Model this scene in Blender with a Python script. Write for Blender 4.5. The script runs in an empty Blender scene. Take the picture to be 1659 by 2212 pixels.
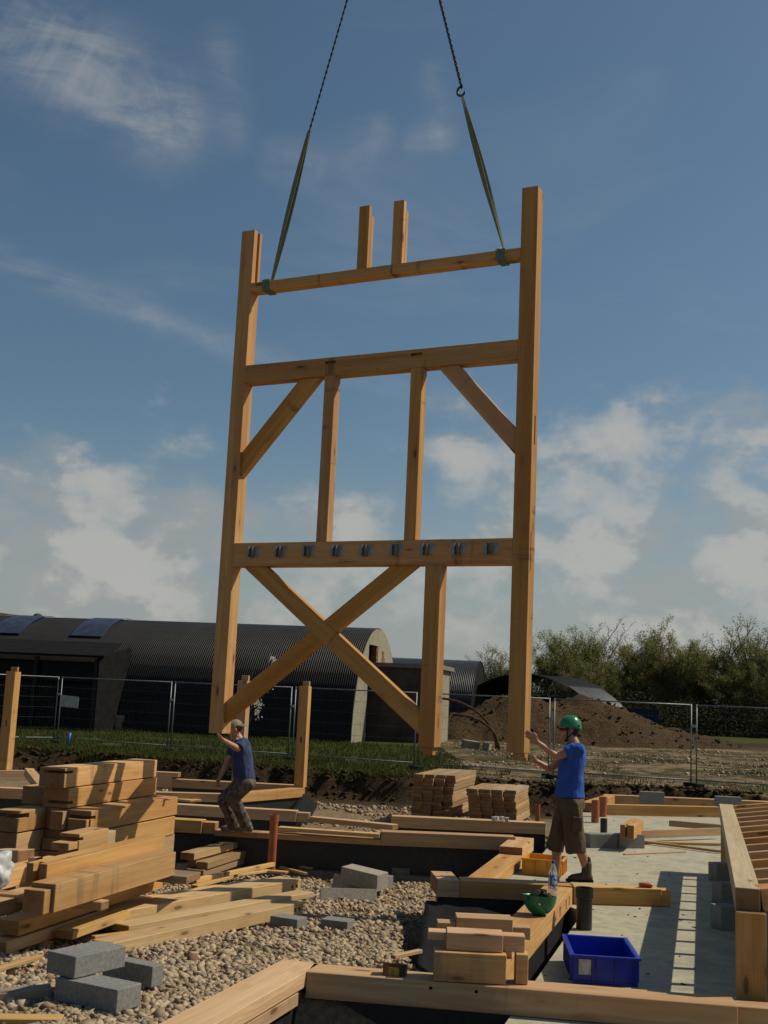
import bpy, bmesh, math, random
import numpy as np
from mathutils import Vector, Matrix, noise as mnoise

random.seed(7)
rng = np.random.default_rng(7)
scene = bpy.context.scene
C = scene.collection
PI = math.pi

# ------------------------------------------------------------------ camera
FPX, CX, CY = 2500.0, 829.5, 1106.0          # survey picture units: 1659 x 2212
ROLL, PITCH, EYE = math.atan(0.045), math.atan(393.6 / 2500.0), 1.92
cam = bpy.data.cameras.new('camera')
camo = bpy.data.objects.new('camera', cam)
C.objects.link(camo)
cam.sensor_fit = 'VERTICAL'
cam.sensor_height = 24.0
cam.lens = FPX / 2212.0 * 24.0
cam.clip_start, cam.clip_end = 0.1, 9000
camo.matrix_world = (Matrix.Translation((0, 0, EYE)) @ Matrix.Rotation(PI / 2 + PITCH, 4, 'X')
                     @ Matrix.Rotation(ROLL, 4, 'Z'))
scene.camera = camo

# ------------------------------------------------------------------ light
SUN = Vector((0.679, 0.154, 0.719)).normalized()      # towards the sun
world = bpy.data.worlds.new('World')
scene.world = world
world.use_nodes = True
SKY_STRENGTH = 0.074
SUN_STRENGTH = 5.0
scene.view_settings.view_transform = 'Standard'
scene.view_settings.look = 'None'
scene.view_settings.gamma = 1
scene.view_settings.use_curve_mapping = False
scene.view_settings.exposure = -0.32
sl = bpy.data.lights.new('sun', 'SUN')
sl.energy, sl.angle, sl.color = SUN_STRENGTH, math.radians(0.5), (1.0, 0.9, 0.72)
slo = bpy.data.objects.new('sun', sl)
C.objects.link(slo)
slo.rotation_euler = SUN.to_track_quat('Z', 'Y').to_euler()
slo.location = (20, 5, 30)
scene.cycles.max_bounces = 6

# survey helpers: picture point -> ray -> real place on a level, a depth or a plane
_cr, _sr, _cp, _sp = math.cos(ROLL), math.sin(ROLL), math.cos(PITCH), math.sin(PITCH)
ZO = dict(A=(850, 650, 1.185), B=(850, 1300, 1.185), C=(800, 2100, 1.8433), R1=(0, 2400, 1.8433), R2=(800, 2400, 1.8433),
          R3=(1600, 2400, 2.074), R4=(2200, 2400, 1.9025), Q1=(0, 3000, 2.074), Q2=(700, 3100, 1.659),
          Q3=(1600, 3100, 2.074), Q4=(2200, 3100, 1.9025), Q5=(0, 3500, 1.8433), Q6=(700, 3500, 1.659),
          Q7=(1600, 3500, 2.074), Q8=(2200, 3500, 1.9025), V2=(2050, 2800, 4.1475), V1=(820, 2800, 3.815),
          W=(0, 0, 1659 / 3072))


def ray(n, x, y):
    ox, oy, s = ZO[n]
    k = 1659 / 3072
    x, y = (ox + x / s) * k, (oy + y / s) * k
    a, b = (x - CX) / FPX, -(y - CY) / FPX
    X, Y = a * _cr - b * _sr, a * _sr + b * _cr
    return Vector((X, _cp - _sp * Y, _sp + _cp * Y))


EYEV = Vector((0, 0, EYE))


def G(n, x, y, z):
    r = ray(n, x, y)
    return EYEV + r * ((z - EYE) / r.z)


def D(n, x, y, Y):
    r = ray(n, x, y)
    return EYEV + r * (Y / r.y)


# world / sky ------------------------------------------------------
nt = world.node_tree
N, L = nt.nodes, nt.links
N.clear()


def nd(t, **k):
    x = N.new(t)
    for a, b in k.items():
        setattr(x, a, b)
    return x


def mth(op, a, b=None, c=None, clamp=False):
    x = nd('ShaderNodeMath', operation=op, use_clamp=clamp)
    for i, v in enumerate((a, b, c)):
        if v is None:
            continue
        if hasattr(v, 'links') or hasattr(v, 'is_linked'):
            L.new(v, x.inputs[i])
        else:
            x.inputs[i].default_value = v
    return x.outputs[0]


def vdot(v, d):
    x = nd('ShaderNodeVectorMath', operation='DOT_PRODUCT')
    L.new(v, x.inputs[0])
    x.inputs[1].default_value = d
    return x.outputs['Value']


def smooth(v, a, b):
    x = nd('ShaderNodeMapRange', interpolation_type='SMOOTHSTEP')
    L.new(v, x.inputs[0])
    x.inputs[1].default_value, x.inputs[2].default_value = a, b
    return x.outputs[0]


sky = nd('ShaderNodeTexSky', sky_type='NISHITA', sun_disc=False)
sky.sun_elevation = math.asin(SUN.z)
sky.sun_rotation = math.atan2(SUN.x, SUN.y)
sky.air_density, sky.dust_density, sky.ozone_density = 1.0, 1.1, 1.6
tc = nd('ShaderNodeTexCoord')
dirv = tc.outputs['Generated']


def mapped(scale, loc=(0, 0, 0), rot=(0, 0, 0), src=None):
    m = nd('ShaderNodeMapping')
    m.inputs['Scale'].default_value = scale
    m.inputs['Location'].default_value = loc
    m.inputs['Rotation'].default_value = rot
    L.new(src or dirv, m.inputs['Vector'])
    return m.outputs[0]


def fbm(vec, scale, detail=7, rough=0.55, dist=0.0):
    x = nd('ShaderNodeTexNoise')
    x.inputs['Scale'].default_value = scale
    x.inputs['Detail'].default_value = detail
    x.inputs['Roughness'].default_value = rough
    x.inputs['Distortion'].default_value = dist
    L.new(vec, x.inputs['Vector'])
    return x.outputs['Fac']


def add_all(lst):
    a = lst[0]
    for b in lst[1:]:
        a = mth('ADD', a, b)
    return a


sepz = nd('ShaderNodeSeparateXYZ')
L.new(dirv, sepz.inputs[0])
zc = sepz.outputs['Z']
# cumulus clumps (direction, half angle, weight)
cum = [((80, 1130), .045, .20), ((230, 1150), .05, .20), ((150, 1230), .055, .14), ((20, 1040), .03, .17), ((320, 1210), .035, .12),
       ((450, 965), .016, .15), ((372, 955), .012, .10), ((470, 1130), .022, .15), ((560, 1150), .022, .13), ((780, 1140), .02, .15),
       ((1010, 950), .035, .17), ((900, 940), .026, .12), ((1070, 990), .025, .12), ((1230, 960), .03, .20), ((1390, 900), .022, .20), ((1370, 960), .024, .18),
       ((1540, 930), .035, .21), ((1650, 900), .03, .18), ((1560, 1050), .03, .16), ((1640, 1100), .04, .20), ((1480, 1170), .045, .16),
       ((1320, 1200), .04, .15), ((1240, 1250), .045, .10), ((1560, 1260), .055, .13), ((1090, 1150), .022, .15), ((740, 1210), .05, .08), ((620, 1230), .05, .09), ((1000, 1260), .06, .07)]
bias = []
for (px, py), rad, wt in cum:
    d = ray('W', px, py).normalized()
    dp = vdot(dirv, d)
    t = mth('MULTIPLY', mth('SUBTRACT', dp, 1.0), 1.0 / (rad * rad * 0.9))
    bias.append(mth('MULTIPLY', mth('EXPONENT', t), wt))
b_all = mth('MULTIPLY', mth('MINIMUM', add_all(bias), 0.24), 1.25)
cv = mapped((1, 1, 1.5))
n1 = fbm(cv, 14, 11, .57, .1)
n2 = fbm(mapped((1, 1, 1.5), (SUN.x * -.012, SUN.y * -.012, -.022)), 12, 5, .5, .1)
lowband = mth('MULTIPLY', smooth(zc, .24, .04), .17)
dens = add_all([mth('MULTIPLY', mth('SUBTRACT', n1, .5), .95), .42, b_all, lowband, mth('MULTIPLY', smooth(zc, .24, .36), -.12)])
cmask = mth('MULTIPLY', smooth(dens, .54, .90), 0.84)
lit = smooth(mth('SUBTRACT', n1, n2), -.07, .08)
# cirrus: wisps and a spread old vapour trail
strk = []
for a, b, width, wt in (((-160, 500), (640, 800), .011, .75), ((-140, 0), (430, 300), .030, .85), ((60, 40), (420, 270), .030, .7), ((930, 130), (960, 330), .012, .4), ((700, 800), (1100, 890), .010, .45),
                        ((760, 380), (830, 250), .014, .35), ((470, 60), (520, 330), .014, .4), ((880, 330), (950, 270), .014, .35), ((560, 330), (700, 380), .02, .3)):
    da, db = ray('W', *a).normalized(), ray('W', *b).normalized()
    nn = da.cross(db).normalized()
    mid = (da + db).normalized()
    half = math.acos(max(-1, min(1, da.dot(db)))) / 2
    q = vdot(dirv, nn)
    g1 = mth('EXPONENT', mth('MULTIPLY', mth('MULTIPLY', q, q), -1 / (width * width)))
    g2 = smooth(vdot(dirv, mid), math.cos(half * 1.25), math.cos(half * .7))
    strk.append(mth('MULTIPLY', mth('MULTIPLY', g1, g2), wt))
wn = fbm(mapped((1, 1, 1), rot=(0.3, 0.55, 0.2)), 9, 8, .62, 1.2)
wn2 = fbm(mapped((1.3, 1.3, 4.5), rot=(0.1, 0.35, 0.0)), 8, 8, .66, .8)
cir = mth('MULTIPLY', mth('MINIMUM', add_all(strk), 1.0), smooth(mth('ADD', mth('MULTIPLY', wn, .5), mth('MULTIPLY', wn2, .5)), .36, .66))
veil = mth('MULTIPLY', smooth(fbm(mapped((1, 1, 2.6), rot=(.2, .5, .1)), 3.2, 7, .62, .6), .52, .82), .16)
cirm = mth('MULTIPLY', mth('ADD', mth('MULTIPLY', cir, .52), veil), 1.0, clamp=True)

hsv = nd('ShaderNodeHueSaturation')
hsv.inputs['Saturation'].default_value = 1.02
hsv.inputs['Value'].default_value = 0.92
tint = nd('ShaderNodeMix', data_type='RGBA', blend_type='MULTIPLY')
tint.inputs['Factor'].default_value = 1
tint.inputs[7].default_value = (1.06, 1.21, 1.18, 1)        # the camera's cool cyan rendering of blue sky
L.new(sky.outputs[0], tint.inputs[6])
L.new(tint.outputs[2], hsv.inputs['Color'])


def mixc(f, a, b):
    x = nd('ShaderNodeMix', data_type='RGBA')
    L.new(f, x.inputs['Factor'])
    for s, v in ((x.inputs[6], a), (x.inputs[7], b)):
        if hasattr(v, 'is_linked'):
            L.new(v, s)
        else:
            s.default_value = (*v, 1)
    return x.outputs[2]


ccol = mixc(lit, (5.3, 5.55, 5.55), (7.6, 7.5, 7.0))
s1 = mixc(cirm, hsv.outputs[0], (6.6, 6.7, 6.6))
hz = mth('MULTIPLY', smooth(zc, .24, -.04), .85)
s1b = mixc(hz, s1, (5.5, 5.8, 5.85))
s2 = mixc(cmask, s1b, ccol)
bg = nd('ShaderNodeBackground')
bg.inputs['Strength'].default_value = SKY_STRENGTH
L.new(s2, bg.inputs['Color'])
out = nd('ShaderNodeOutputWorld')
L.new(bg.outputs[0], out.inputs[0])


# ------------------------------------------------------------------ materials
class MT:
    """small node-tree builder for one material"""

    def __init__(s, name):
        s.m = bpy.data.materials.new(name)
        s.m.use_nodes = True
        s.t = s.m.node_tree
        s.bsdf = s.t.nodes['Principled BSDF']

    def n(s, t, **k):
        x = s.t.nodes.new(t)
        for a, b in k.items():
            setattr(x, a, b)
        return x

    def l(s, a, b):
        s.t.links.new(a, b)

    def coord(s, kind='Object'):
        return s.n('ShaderNodeTexCoord').outputs[kind]

    def map(s, v, scale, loc=(0, 0, 0)):
        m = s.n('ShaderNodeMapping')
        m.inputs['Scale'].default_value = scale
        m.inputs['Location'].default_value = loc
        s.l(v, m.inputs['Vector'])
        return m.outputs[0]

    def noise(s, v, scale, detail=4, rough=.5, dist=0):
        x = s.n('ShaderNodeTexNoise')
        for k, q in (('Scale', scale), ('Detail', detail), ('Roughness', rough), ('Distortion', dist)):
            x.inputs[k].default_value = q
        if v is not None:
            s.l(v, x.inputs['Vector'])
        return x.outputs['Fac']

    def vor(s, v, scale, feature='F1', outp='Distance'):
        x = s.n('ShaderNodeTexVoronoi', feature=feature)
        x.inputs['Scale'].default_value = scale
        s.l(v, x.inputs['Vector'])
        return x.outputs[outp]

    def mr(s, v, a, b, c=0, d=1):
        x = s.n('ShaderNodeMapRange', interpolation_type='SMOOTHSTEP')
        s.l(v, x.inputs[0])
        for i, q in enumerate((a, b, c, d)):
            x.inputs[i + 1].default_value = q
        return x.outputs[0]

    def math(s, op, a, b=None):
        x = s.n('ShaderNodeMath', operation=op)
        for i, v in enumerate((a, b)):
            if v is None:
                continue
            if hasattr(v, 'is_linked'):
                s.l(v, x.inputs[i])
            else:
                x.inputs[i].default_value = v
        return x.outputs[0]

    def mix(s, f, a, b, mode='MIX'):
        x = s.n('ShaderNodeMix', data_type='RGBA', blend_type=mode)
        for sk, v in ((x.inputs['Factor'], f), (x.inputs[6], a), (x.inputs[7], b)):
            if hasattr(v, 'is_linked'):
                s.l(v, sk)
            elif isinstance(v, (int, float)):
                sk.default_value = v
            else:
                sk.default_value = (*v, 1)
        return x.outputs[2]

    def bump(s, h, strength=.3, dist=.02):
        x = s.n('ShaderNodeBump')
        x.inputs['Strength'].default_value = strength
        x.inputs['Distance'].default_value = dist
        s.l(h, x.inputs['Height'])
        s.l(x.outputs[0], s.bsdf.inputs['Normal'])

    def col(s, v):
        if hasattr(v, 'is_linked'):
            s.l(v, s.bsdf.inputs['Base Color'])
        else:
            s.bsdf.inputs['Base Color'].default_value = (*v, 1)
        return s

    def set(s, **k):
        for a, b in k.items():
            s.bsdf.inputs[a.replace('_', ' ')].default_value = b
        return s


def plain(name, c, rough=.6, metal=0, var=.25, scale=8, bump=0, coord='Object'):
    t = MT(name)
    v = t.coord(coord)
    f = t.noise(v, scale, 5, .6)
    lo = tuple(x * (1 - var) for x in c)
    hi = tuple(min(1, x * (1 + var)) for x in c)
    t.col(t.mix(t.mr(f, .3, .7), lo, hi)).set(Roughness=rough, Metallic=metal)
    if bump:
        t.bump(f, bump, .01)
    if rough >= .75 and metal == 0:
        t.bsdf.inputs['Specular IOR Level'].default_value = .08
    return t.m


def wood(name, pale, dark, red, hue_var=.5, dirt=.35, stain=0):
    """sawn softwood: growth rings round an off-centre pith, streaks along local X, knots, grime"""
    t = MT(name)
    oi = t.n('ShaderNodeObjectInfo').outputs['Random']
    v0 = t.coord('Object')
    off = t.n('ShaderNodeCombineXYZ')
    t.l(t.math('MULTIPLY', oi, 37.0), off.inputs[0])
    t.l(t.math('MULTIPLY', oi, 11.0), off.inputs[1])
    va = t.n('ShaderNodeVectorMath', operation='ADD')
    t.l(v0, va.inputs[0])
    t.l(off.outputs[0], va.inputs[1])
    v = va.outputs[0]
    # rings
    wob = t.noise(t.map(v, (.5, 2, 2)), 2.0, 3, .5)
    sp = t.n('ShaderNodeSeparateXYZ')
    t.l(v0, sp.inputs[0])
    py = t.math('ADD', sp.outputs[1], t.math('MULTIPLY', t.math('SUBTRACT', oi, .5), .22))
    pz = t.math('ADD', sp.outputs[2], t.math('SUBTRACT', t.math('MULTIPLY', t.math('FRACT', t.math('MULTIPLY', oi, 7.3)), .3), .15))
    rr = t.math('SQRT', t.math('ADD', t.math('MULTIPLY', py, py), t.math('MULTIPLY', pz, pz)))
    ph = t.math('ADD', t.math('MULTIPLY', rr, 520), t.math('MULTIPLY', wob, 26))
    ring = t.math('MULTIPLY', t.math('ADD', t.math('SINE', ph), 1), .5)
    streak = t.noise(t.map(v, (.7, 16, 16)), 1.0, 4, .6)
    fine = t.noise(t.map(v, (3, 110, 110)), 1.0, 3, .6)
    broad = t.noise(t.map(v, (.35, 4.5, 4.5)), 1.0, 3, .5)
    col = t.mix(t.mr(streak, .3, .7), dark, pale)
    col = t.mix(t.math('MULTIPLY', t.mr(broad, .42, .68), .65), col, red)
    col = t.mix(t.math('MULTIPLY', ring, .26), col, tuple(x * .62 for x in red))
    col = t.mix(t.math('MULTIPLY', t.mr(fine, .45, .75), .3), col, tuple(x * .7 for x in dark))
    # per-piece tint
    hs = t.n('ShaderNodeHueSaturation')
    t.l(t.math('ADD', t.math('MULTIPLY', t.math('FRACT', t.math('MULTIPLY', oi, 5.77)), hue_var), 1 - hue_var * .55), hs.inputs['Value'])
    t.l(t.math('ADD', t.math('MULTIPLY', t.math('FRACT', t.math('MULTIPLY', oi, 3.13)), .26), .86), hs.inputs['Saturation'])
    t.l(col, hs.inputs['Color'])
    col = hs.outputs[0]
    # knots
    kv = t.vor(t.map(v, (1.6, 5.5, 5.5)), 1.0)
    col = t.mix(t.mr(kv, .13, .07), col, tuple(x * .28 for x in red))
    col = t.mix(t.math('MULTIPLY', t.mr(kv, .3, .1), .35), col, tuple(x * .6 for x in red))
    # grime and scuffs
    g = t.noise(t.map(v, (1.4, 2.2, 2.2)), 1.6, 6, .68)
    col = t.mix(t.math('MULTIPLY', t.mr(g, .57, .78), dirt), col, (.11, .10, .085))
    nsp = t.n('ShaderNodeSeparateXYZ')
    t.l(t.coord('Normal'), nsp.inputs[0])
    endm = t.mr(t.math('ABSOLUTE', nsp.outputs[0]), .7, .95)
    rad = t.noise(t.map(v, (9, 9, 9)), 1.0, 5, .6)
    ec = t.mix(ring, (.20, .105, .045), (.30, .17, .075))
    ec = t.mix(t.math('MULTIPLY', t.mr(rad, .45, .7), .6), ec, (.12, .065, .03))
    col = t.mix(endm, col, ec)
    if stain:
        cs = t.noise(t.map(v, (6.5, 1.1, 1.1)), 1.0, 3, .55)
        c2 = t.noise(t.map(v, (.55, .5, .5)), 1.0, 2, .5)
        sm = t.math('MULTIPLY', t.mr(cs, .56, .70), t.mr(c2, .47, .60))
        col = t.mix(t.math('MULTIPLY', sm, stain), col, (.05, .042, .034))
    t.col(col).set(Roughness=.72)
    t.bsdf.inputs['Specular IOR Level'].default_value = .25
    t.bump(t.math('ADD', t.math('MULTIPLY', fine, .6), t.math('MULTIPLY', kv, .25)), .25, .004)
    return t.m


M = {}
M['fir'] = wood('fir_wood', (.60, .385, .185), (.49, .285, .12), (.42, .21, .085), .40, .34, .35)
M['fir_frame'] = wood('fir_wood_frame', (.55, .335, .135), (.44, .24, .083), (.38, .17, .056), .30, .5, .8)
M['pale'] = wood('pale_wood', (.60, .42, .20), (.50, .32, .13), (.46, .29, .13), .3, .22)
M['board'] = wood('board_wood', (.47, .315, .155), (.36, .225, .10), (.34, .20, .09), .5, .35)
M['pale_dry'] = wood('pale_dry_wood', (.52, .43, .29), (.45, .36, .22), (.42, .32, .2), .2, .3)
M['weathered'] = wood('weathered_wood', (.30, .25, .18), (.22, .18, .12), (.2, .15, .1), .4, .5)
M['dark_hole'] = plain('dark_recess_wood', (.06, .035, .018), .9)
M['block'] = None


def concrete(name, c, scale=30, var=.3, stain=.25):
    t = MT(name)
    v = t.coord('Object')
    a = t.noise(v, scale, 8, .7)
    b = t.noise(v, 2.2, 5, .6)
    col = t.mix(t.mr(a, .25, .75), tuple(x * (1 - var) for x in c), tuple(x * (1 + var) for x in c))
    col = t.mix(t.math('MULTIPLY', t.mr(b, .45, .75), stain), col, tuple(x * .45 for x in c))
    pit = t.vor(v, scale * 2.2)
    col = t.mix(t.math('MULTIPLY', t.mr(pit, .22, .08), .5), col, tuple(x * .4 for x in c))
    t.col(col).set(Roughness=.9)
    t.bump(t.math('ADD', a, t.math('MULTIPLY', t.mr(pit, .05, .3), .6)), .5, .006)
    return t.m


M['block'] = concrete('dense_block_concrete', (.19, .187, .175), 40)
M['block_tan'] = concrete('tan_block_concrete', (.33, .29, .22), 40)
M['slab'] = concrete('slab_concrete', (.365, .338, .243), 7, .2, .5)
M['footing'] = concrete('footing_concrete', (.16, .15, .125), 12, .3)
M['render'] = concrete('old_render', (.24, .215, .15), 5, .2, .5)
M['bitumen'] = plain('bitumen_black', (.013, .013, .015), .5, 0, .4, 14, .3)
M['plastic_black'] = plain('black_polythene', (.008, .008, .008), .8, 0, .3, 5, .5)
M['plastic_black'].node_tree.nodes['Principled BSDF'].inputs['Specular IOR Level'].default_value = .12
M['steel'] = plain('galvanised_steel', (.25, .27, .28), .45, .5, .3, 20)
M['fence'] = plain('galvanised_tube', (.19, .20, .205), .5, .5, .2, 6)
M['wire'] = plain('galvanised_wire', (.06, .062, .064), .6, .3, .2, 6)
M['chain'] = plain('dark_chain_steel', (.035, .033, .035), .45, .6, .3, 30)
M['sling'] = plain('green_webbing', (.15, .175, .11), .85, 0, .3, 60, .3)
M['sling_wrap'] = plain('teal_webbing', (.11, .18, .14), .85, 0, .3, 60, .3)
M['sling_pale'] = plain('pale_webbing', (.42, .45, .38), .85, 0, .2, 60, .3)
M['rubber'] = plain('black_rubber', (.02, .02, .02), .8)
M['orange_pipe'] = plain('orange_drain_pipe', (.33, .085, .028), .42, 0, .15, 6)
M['black_pipe'] = plain('black_pipe', (.012, .012, .013), .45, 0, .3, 12)
M['blue_crate'] = plain('blue_crate_plastic', (.012, .028, .33), .38, 0, .15, 5)
M['yellow_crate'] = plain('yellow_crate_plastic', (.62, .27, .02), .4, 0, .12, 5)
M['paper'] = plain('paper_label', (.52, .47, .42), .8, 0, .2, 20)
M['helmet'] = plain('green_helmet_plastic', (.012, .17, .065), .3, 0, .12, 12)
M['skin'] = plain('skin', (.40, .205, .125), .55, 0, .14, 18)
M['hair'] = plain('dark_hair', (.03, .018, .01), .7, 0, .4, 60)
M['glove'] = plain('dark_glove', (.035, .032, .03), .9, 0, .5, 40, .4)
M['strap'] = plain('black_strap', (.012, .012, .012), .7)


def cloth(name, c, var=.25, pattern=None):
    t = MT(name)
    v = t.coord('Object')
    w = t.noise(t.map(v, (7, 7, 3.2)), 1.6, 4, .5, .6)
    f = t.noise(v, 9, 5, .6)
    col = t.mix(t.mr(f, .3, .7), tuple(x * (1 - var) for x in c), tuple(x * (1 + var) for x in c))
    if pattern:
        p = t.noise(v, 13, 4, .55, .7)
        col = t.mix(t.mr(p, .5, .56), col, pattern)
    t.col(col).set(Roughness=.9)
    t.bump(w, .8, .035)
    return t.m


M['shirt_blue'] = cloth('royal_blue_cotton', (.016, .075, .36), .15)
M['shirt_navy'] = cloth('navy_cotton', (.022, .036, .105), .2)
M['shorts'] = cloth('brown_canvas', (.085, .055, .026), .2)
M['camo'] = cloth('camouflage_cotton', (.11, .09, .065), .25, (.05, .04, .028))
M['cap'] = cloth('beige_cap_cotton', (.26, .22, .14), .2)
M['boot'] = plain('brown_boot_leather', (.045, .035, .022), .7, 0, .4, 20, .4)
M['boot_grey'] = plain('grey_boot_leather', (.16, .15, .125), .8, 0, .3, 20, .4)
M['sock'] = plain('dark_sock', (.03, .03, .028), .95)
M['bark'] = plain('bark', (.085, .07, .05), .9, 0, .4, 6, .4)
M['bark_pale'] = plain('pale_bark', (.16, .135, .10), .9, 0, .3, 6, .4)
M['brick'] = None


def leafmat(name, a, b):
    t = MT(name)
    oi = t.n('ShaderNodeObjectInfo').outputs['Random']
    v = t.coord('Object')
    f = t.noise(v, .55, 4, .6)
    g = t.noise(v, 6, 2, .5)
    f = t.math('ADD', t.math('MULTIPLY', f, .6), t.math('MULTIPLY', g, .4))
    c = t.mix(t.mr(f, .32, .68), a, b)
    hs = t.n('ShaderNodeHueSaturation')
    t.l(t.math('ADD', t.math('MULTIPLY', oi, .3), .85), hs.inputs['Value'])
    t.l(c, hs.inputs['Color'])
    t.col(hs.outputs[0]).set(Roughness=.7)
    t.bsdf.inputs['Specular IOR Level'].default_value = .15
    tl_ = t.n('ShaderNodeBsdfTranslucent')
    t.l(hs.outputs[0], tl_.inputs['Color'])
    ms = t.n('ShaderNodeMixShader')
    ms.inputs[0].default_value = .3
    t.l(t.bsdf.outputs[0], ms.inputs[1])
    t.l(tl_.outputs[0], ms.inputs[2])
    t.l(ms.outputs[0], t.t.nodes['Material Output'].inputs['Surface'])
    return t.m


M['leaf_bright'] = leafmat('bright_spring_leaf', (.19, .205, .05), (.34, .35, .10))
M['leaf_dark'] = leafmat('dark_olive_leaf', (.15, .145, .045), (.28, .265, .085))
M['leaf_tan'] = leafmat('tan_bud_leaf', (.14, .115, .06), (.21, .175, .09))
M['leaf_under'] = leafmat('shade_toned_bramble_leaf', (.022, .026, .009), (.05, .055, .016))  # leaf colour darkened to stand in for the shade beneath the trees
M['blossom'] = leafmat('pale_blossom', (.42, .36, .32), (.6, .52, .48))


# ------------------------------------------------------------------ object helpers
def tag(o, label=None, cat=None, group=None, kind=None):
    if label:
        o['label'] = label
    if cat:
        o['category'] = cat
    if group:
        o['group'] = group
    if kind:
        o['kind'] = kind
    return o


def link(name, me, mat=None, parent=None, mw=None):
    o = bpy.data.objects.new(name, me)
    C.objects.link(o)
    if mat and me is not None and len(me.materials) == 0:
        me.materials.append(M[mat] if isinstance(mat, str) else mat)
    if parent:
        o.parent = parent
    if mw is not None:
        o.matrix_local = mw
    return o


def empty(name, loc=(0, 0, 0), rz=0):
    o = bpy.data.objects.new(name, None)
    C.objects.link(o)
    o.location = loc
    o.rotation_euler = (0, 0, rz)
    o.empty_display_size = .2
    return o


def to_me(bm, name='m', smooth=False):
    me = bpy.data.meshes.new(name)
    bm.normal_update()
    bm.to_mesh(me)
    bm.free()
    if smooth:
        me.polygons.foreach_set('use_smooth', [True] * len(me.polygons))
    return me


def np_mesh(name, verts, faces, smooth=False):
    me = bpy.data.meshes.new(name)
    verts = np.asarray(verts, dtype=np.float32)
    faces = np.asarray(faces, dtype=np.int32)
    nv, nf, k = len(verts), len(faces), faces.shape[1]
    me.vertices.add(nv)
    me.vertices.foreach_set('co', verts.ravel())
    me.loops.add(nf * k)
    me.loops.foreach_set('vertex_index', faces.ravel())
    me.polygons.add(nf)
    me.polygons.foreach_set('loop_start', np.arange(0, nf * k, k, dtype=np.int32))
    me.polygons.foreach_set('loop_total', np.full(nf, k, dtype=np.int32))
    if smooth:
        me.polygons.foreach_set('use_smooth', np.ones(nf, dtype=bool))
    me.update(calc_edges=True)
    me.validate()
    return me


def bm_box(bm, x0, x1, y0, y1, z0, z1, mat=None):
    vs = [bm.verts.new((x, y, z)) for x in (x0, x1) for y in (y0, y1) for z in (z0, z1)]
    if mat is not None:
        for v in vs:
            v.co = mat @ v.co
    for f in ((0, 1, 3, 2), (4, 6, 7, 5), (0, 4, 5, 1), (2, 3, 7, 6), (0, 2, 6, 4), (1, 5, 7, 3)):
        bm.faces.new([vs[i] for i in f])
    return vs


def bevel(bm, w=.004, seg=1):
    bmesh.ops.bevel(bm, geom=list(bm.edges), offset=w, segments=seg, profile=.5, affect='EDGES', clamp_overlap=True)


def bm_tube(bm, pts, rad, seg=8, caps=True, flat=None):
    """tube through pts; rad float or list; flat=(side vector, ratio) squashes the section"""
    pts = [Vector(p) for p in pts]
    if not isinstance(rad, (list, tuple)):
        rad = [rad] * len(pts)
    rings = []
    prev = None
    for i, p in enumerate(pts):
        if i == 0:
            t = pts[1] - p
        elif i == len(pts) - 1:
            t = p - pts[i - 1]
        else:
            t = pts[i + 1] - pts[i - 1]
        t.normalize()
        if prev is None:
            ref = Vector((0, 0, 1)) if abs(t.z) < .9 else Vector((1, 0, 0))
            a = t.cross(ref).normalized()
        else:
            a = (prev - t * prev.dot(t)).normalized()
        prev = a
        b = t.cross(a)
        r = rad[i]
        ring = []
        for k in range(seg):
            an = 2 * PI * k / seg
            ring.append(bm.verts.new(p + a * (math.cos(an) * r) + b * (math.sin(an) * r)))
        rings.append(ring)
    for r0, r1 in zip(rings, rings[1:]):
        for k in range(seg):
            bm.faces.new((r0[k], r0[(k + 1) % seg], r1[(k + 1) % seg], r1[k]))
    if caps:
        bm.faces.new(list(reversed(rings[0])))
        bm.faces.new(rings[-1])
    return rings


def axes_mat(o, x, y, z):
    m = Matrix.Identity(4)
    for i, v in enumerate((x, y, z, o)):
        m[0][i], m[1][i], m[2][i] = v.x, v.y, v.z
    return m


def apply_cuts(me, boxes):
    """cut real recesses into a timber mesh (boxes in its local axes)"""
    o = bpy.data.objects.new('tmp', me)
    C.objects.link(o)
    bm = bmesh.new()
    for b in boxes:
        bm_box(bm, *b)
    cme = to_me(bm)
    c = bpy.data.objects.new('tmpc', cme)
    C.objects.link(c)
    md = o.modifiers.new('b', 'BOOLEAN')
    md.operation, md.solver, md.object = 'DIFFERENCE', 'EXACT', c
    dg = bpy.context.evaluated_depsgraph_get()
    res = bpy.data.meshes.new_from_object(o.evaluated_get(dg))
    bpy.data.objects.remove(o)
    bpy.data.objects.remove(c)
    bpy.data.meshes.remove(cme)
    return res


_WH = {}


def timber_mesh(Ln, w, h, ends=(), cuts=(), bev=.004, wear=0):
    """bar centred on origin, length along X. ends: extra boxes (tenons), butt-jointed. cuts: recess boxes"""
    bm = bmesh.new()
    bm_box(bm, -Ln / 2, Ln / 2, -w / 2, w / 2, -h / 2, h / 2)
    if bev:
        bevel(bm, bev)
    for e in ends:
        b2 = bmesh.new()
        bm_box(b2, *e)
        bevel(b2, bev)
        tm = to_me(b2)
        bm.from_mesh(tm)
        bpy.data.meshes.remove(tm)
    me = to_me(bm)
    if cuts:
        me = apply_cuts(me, cuts)
    return me


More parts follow.
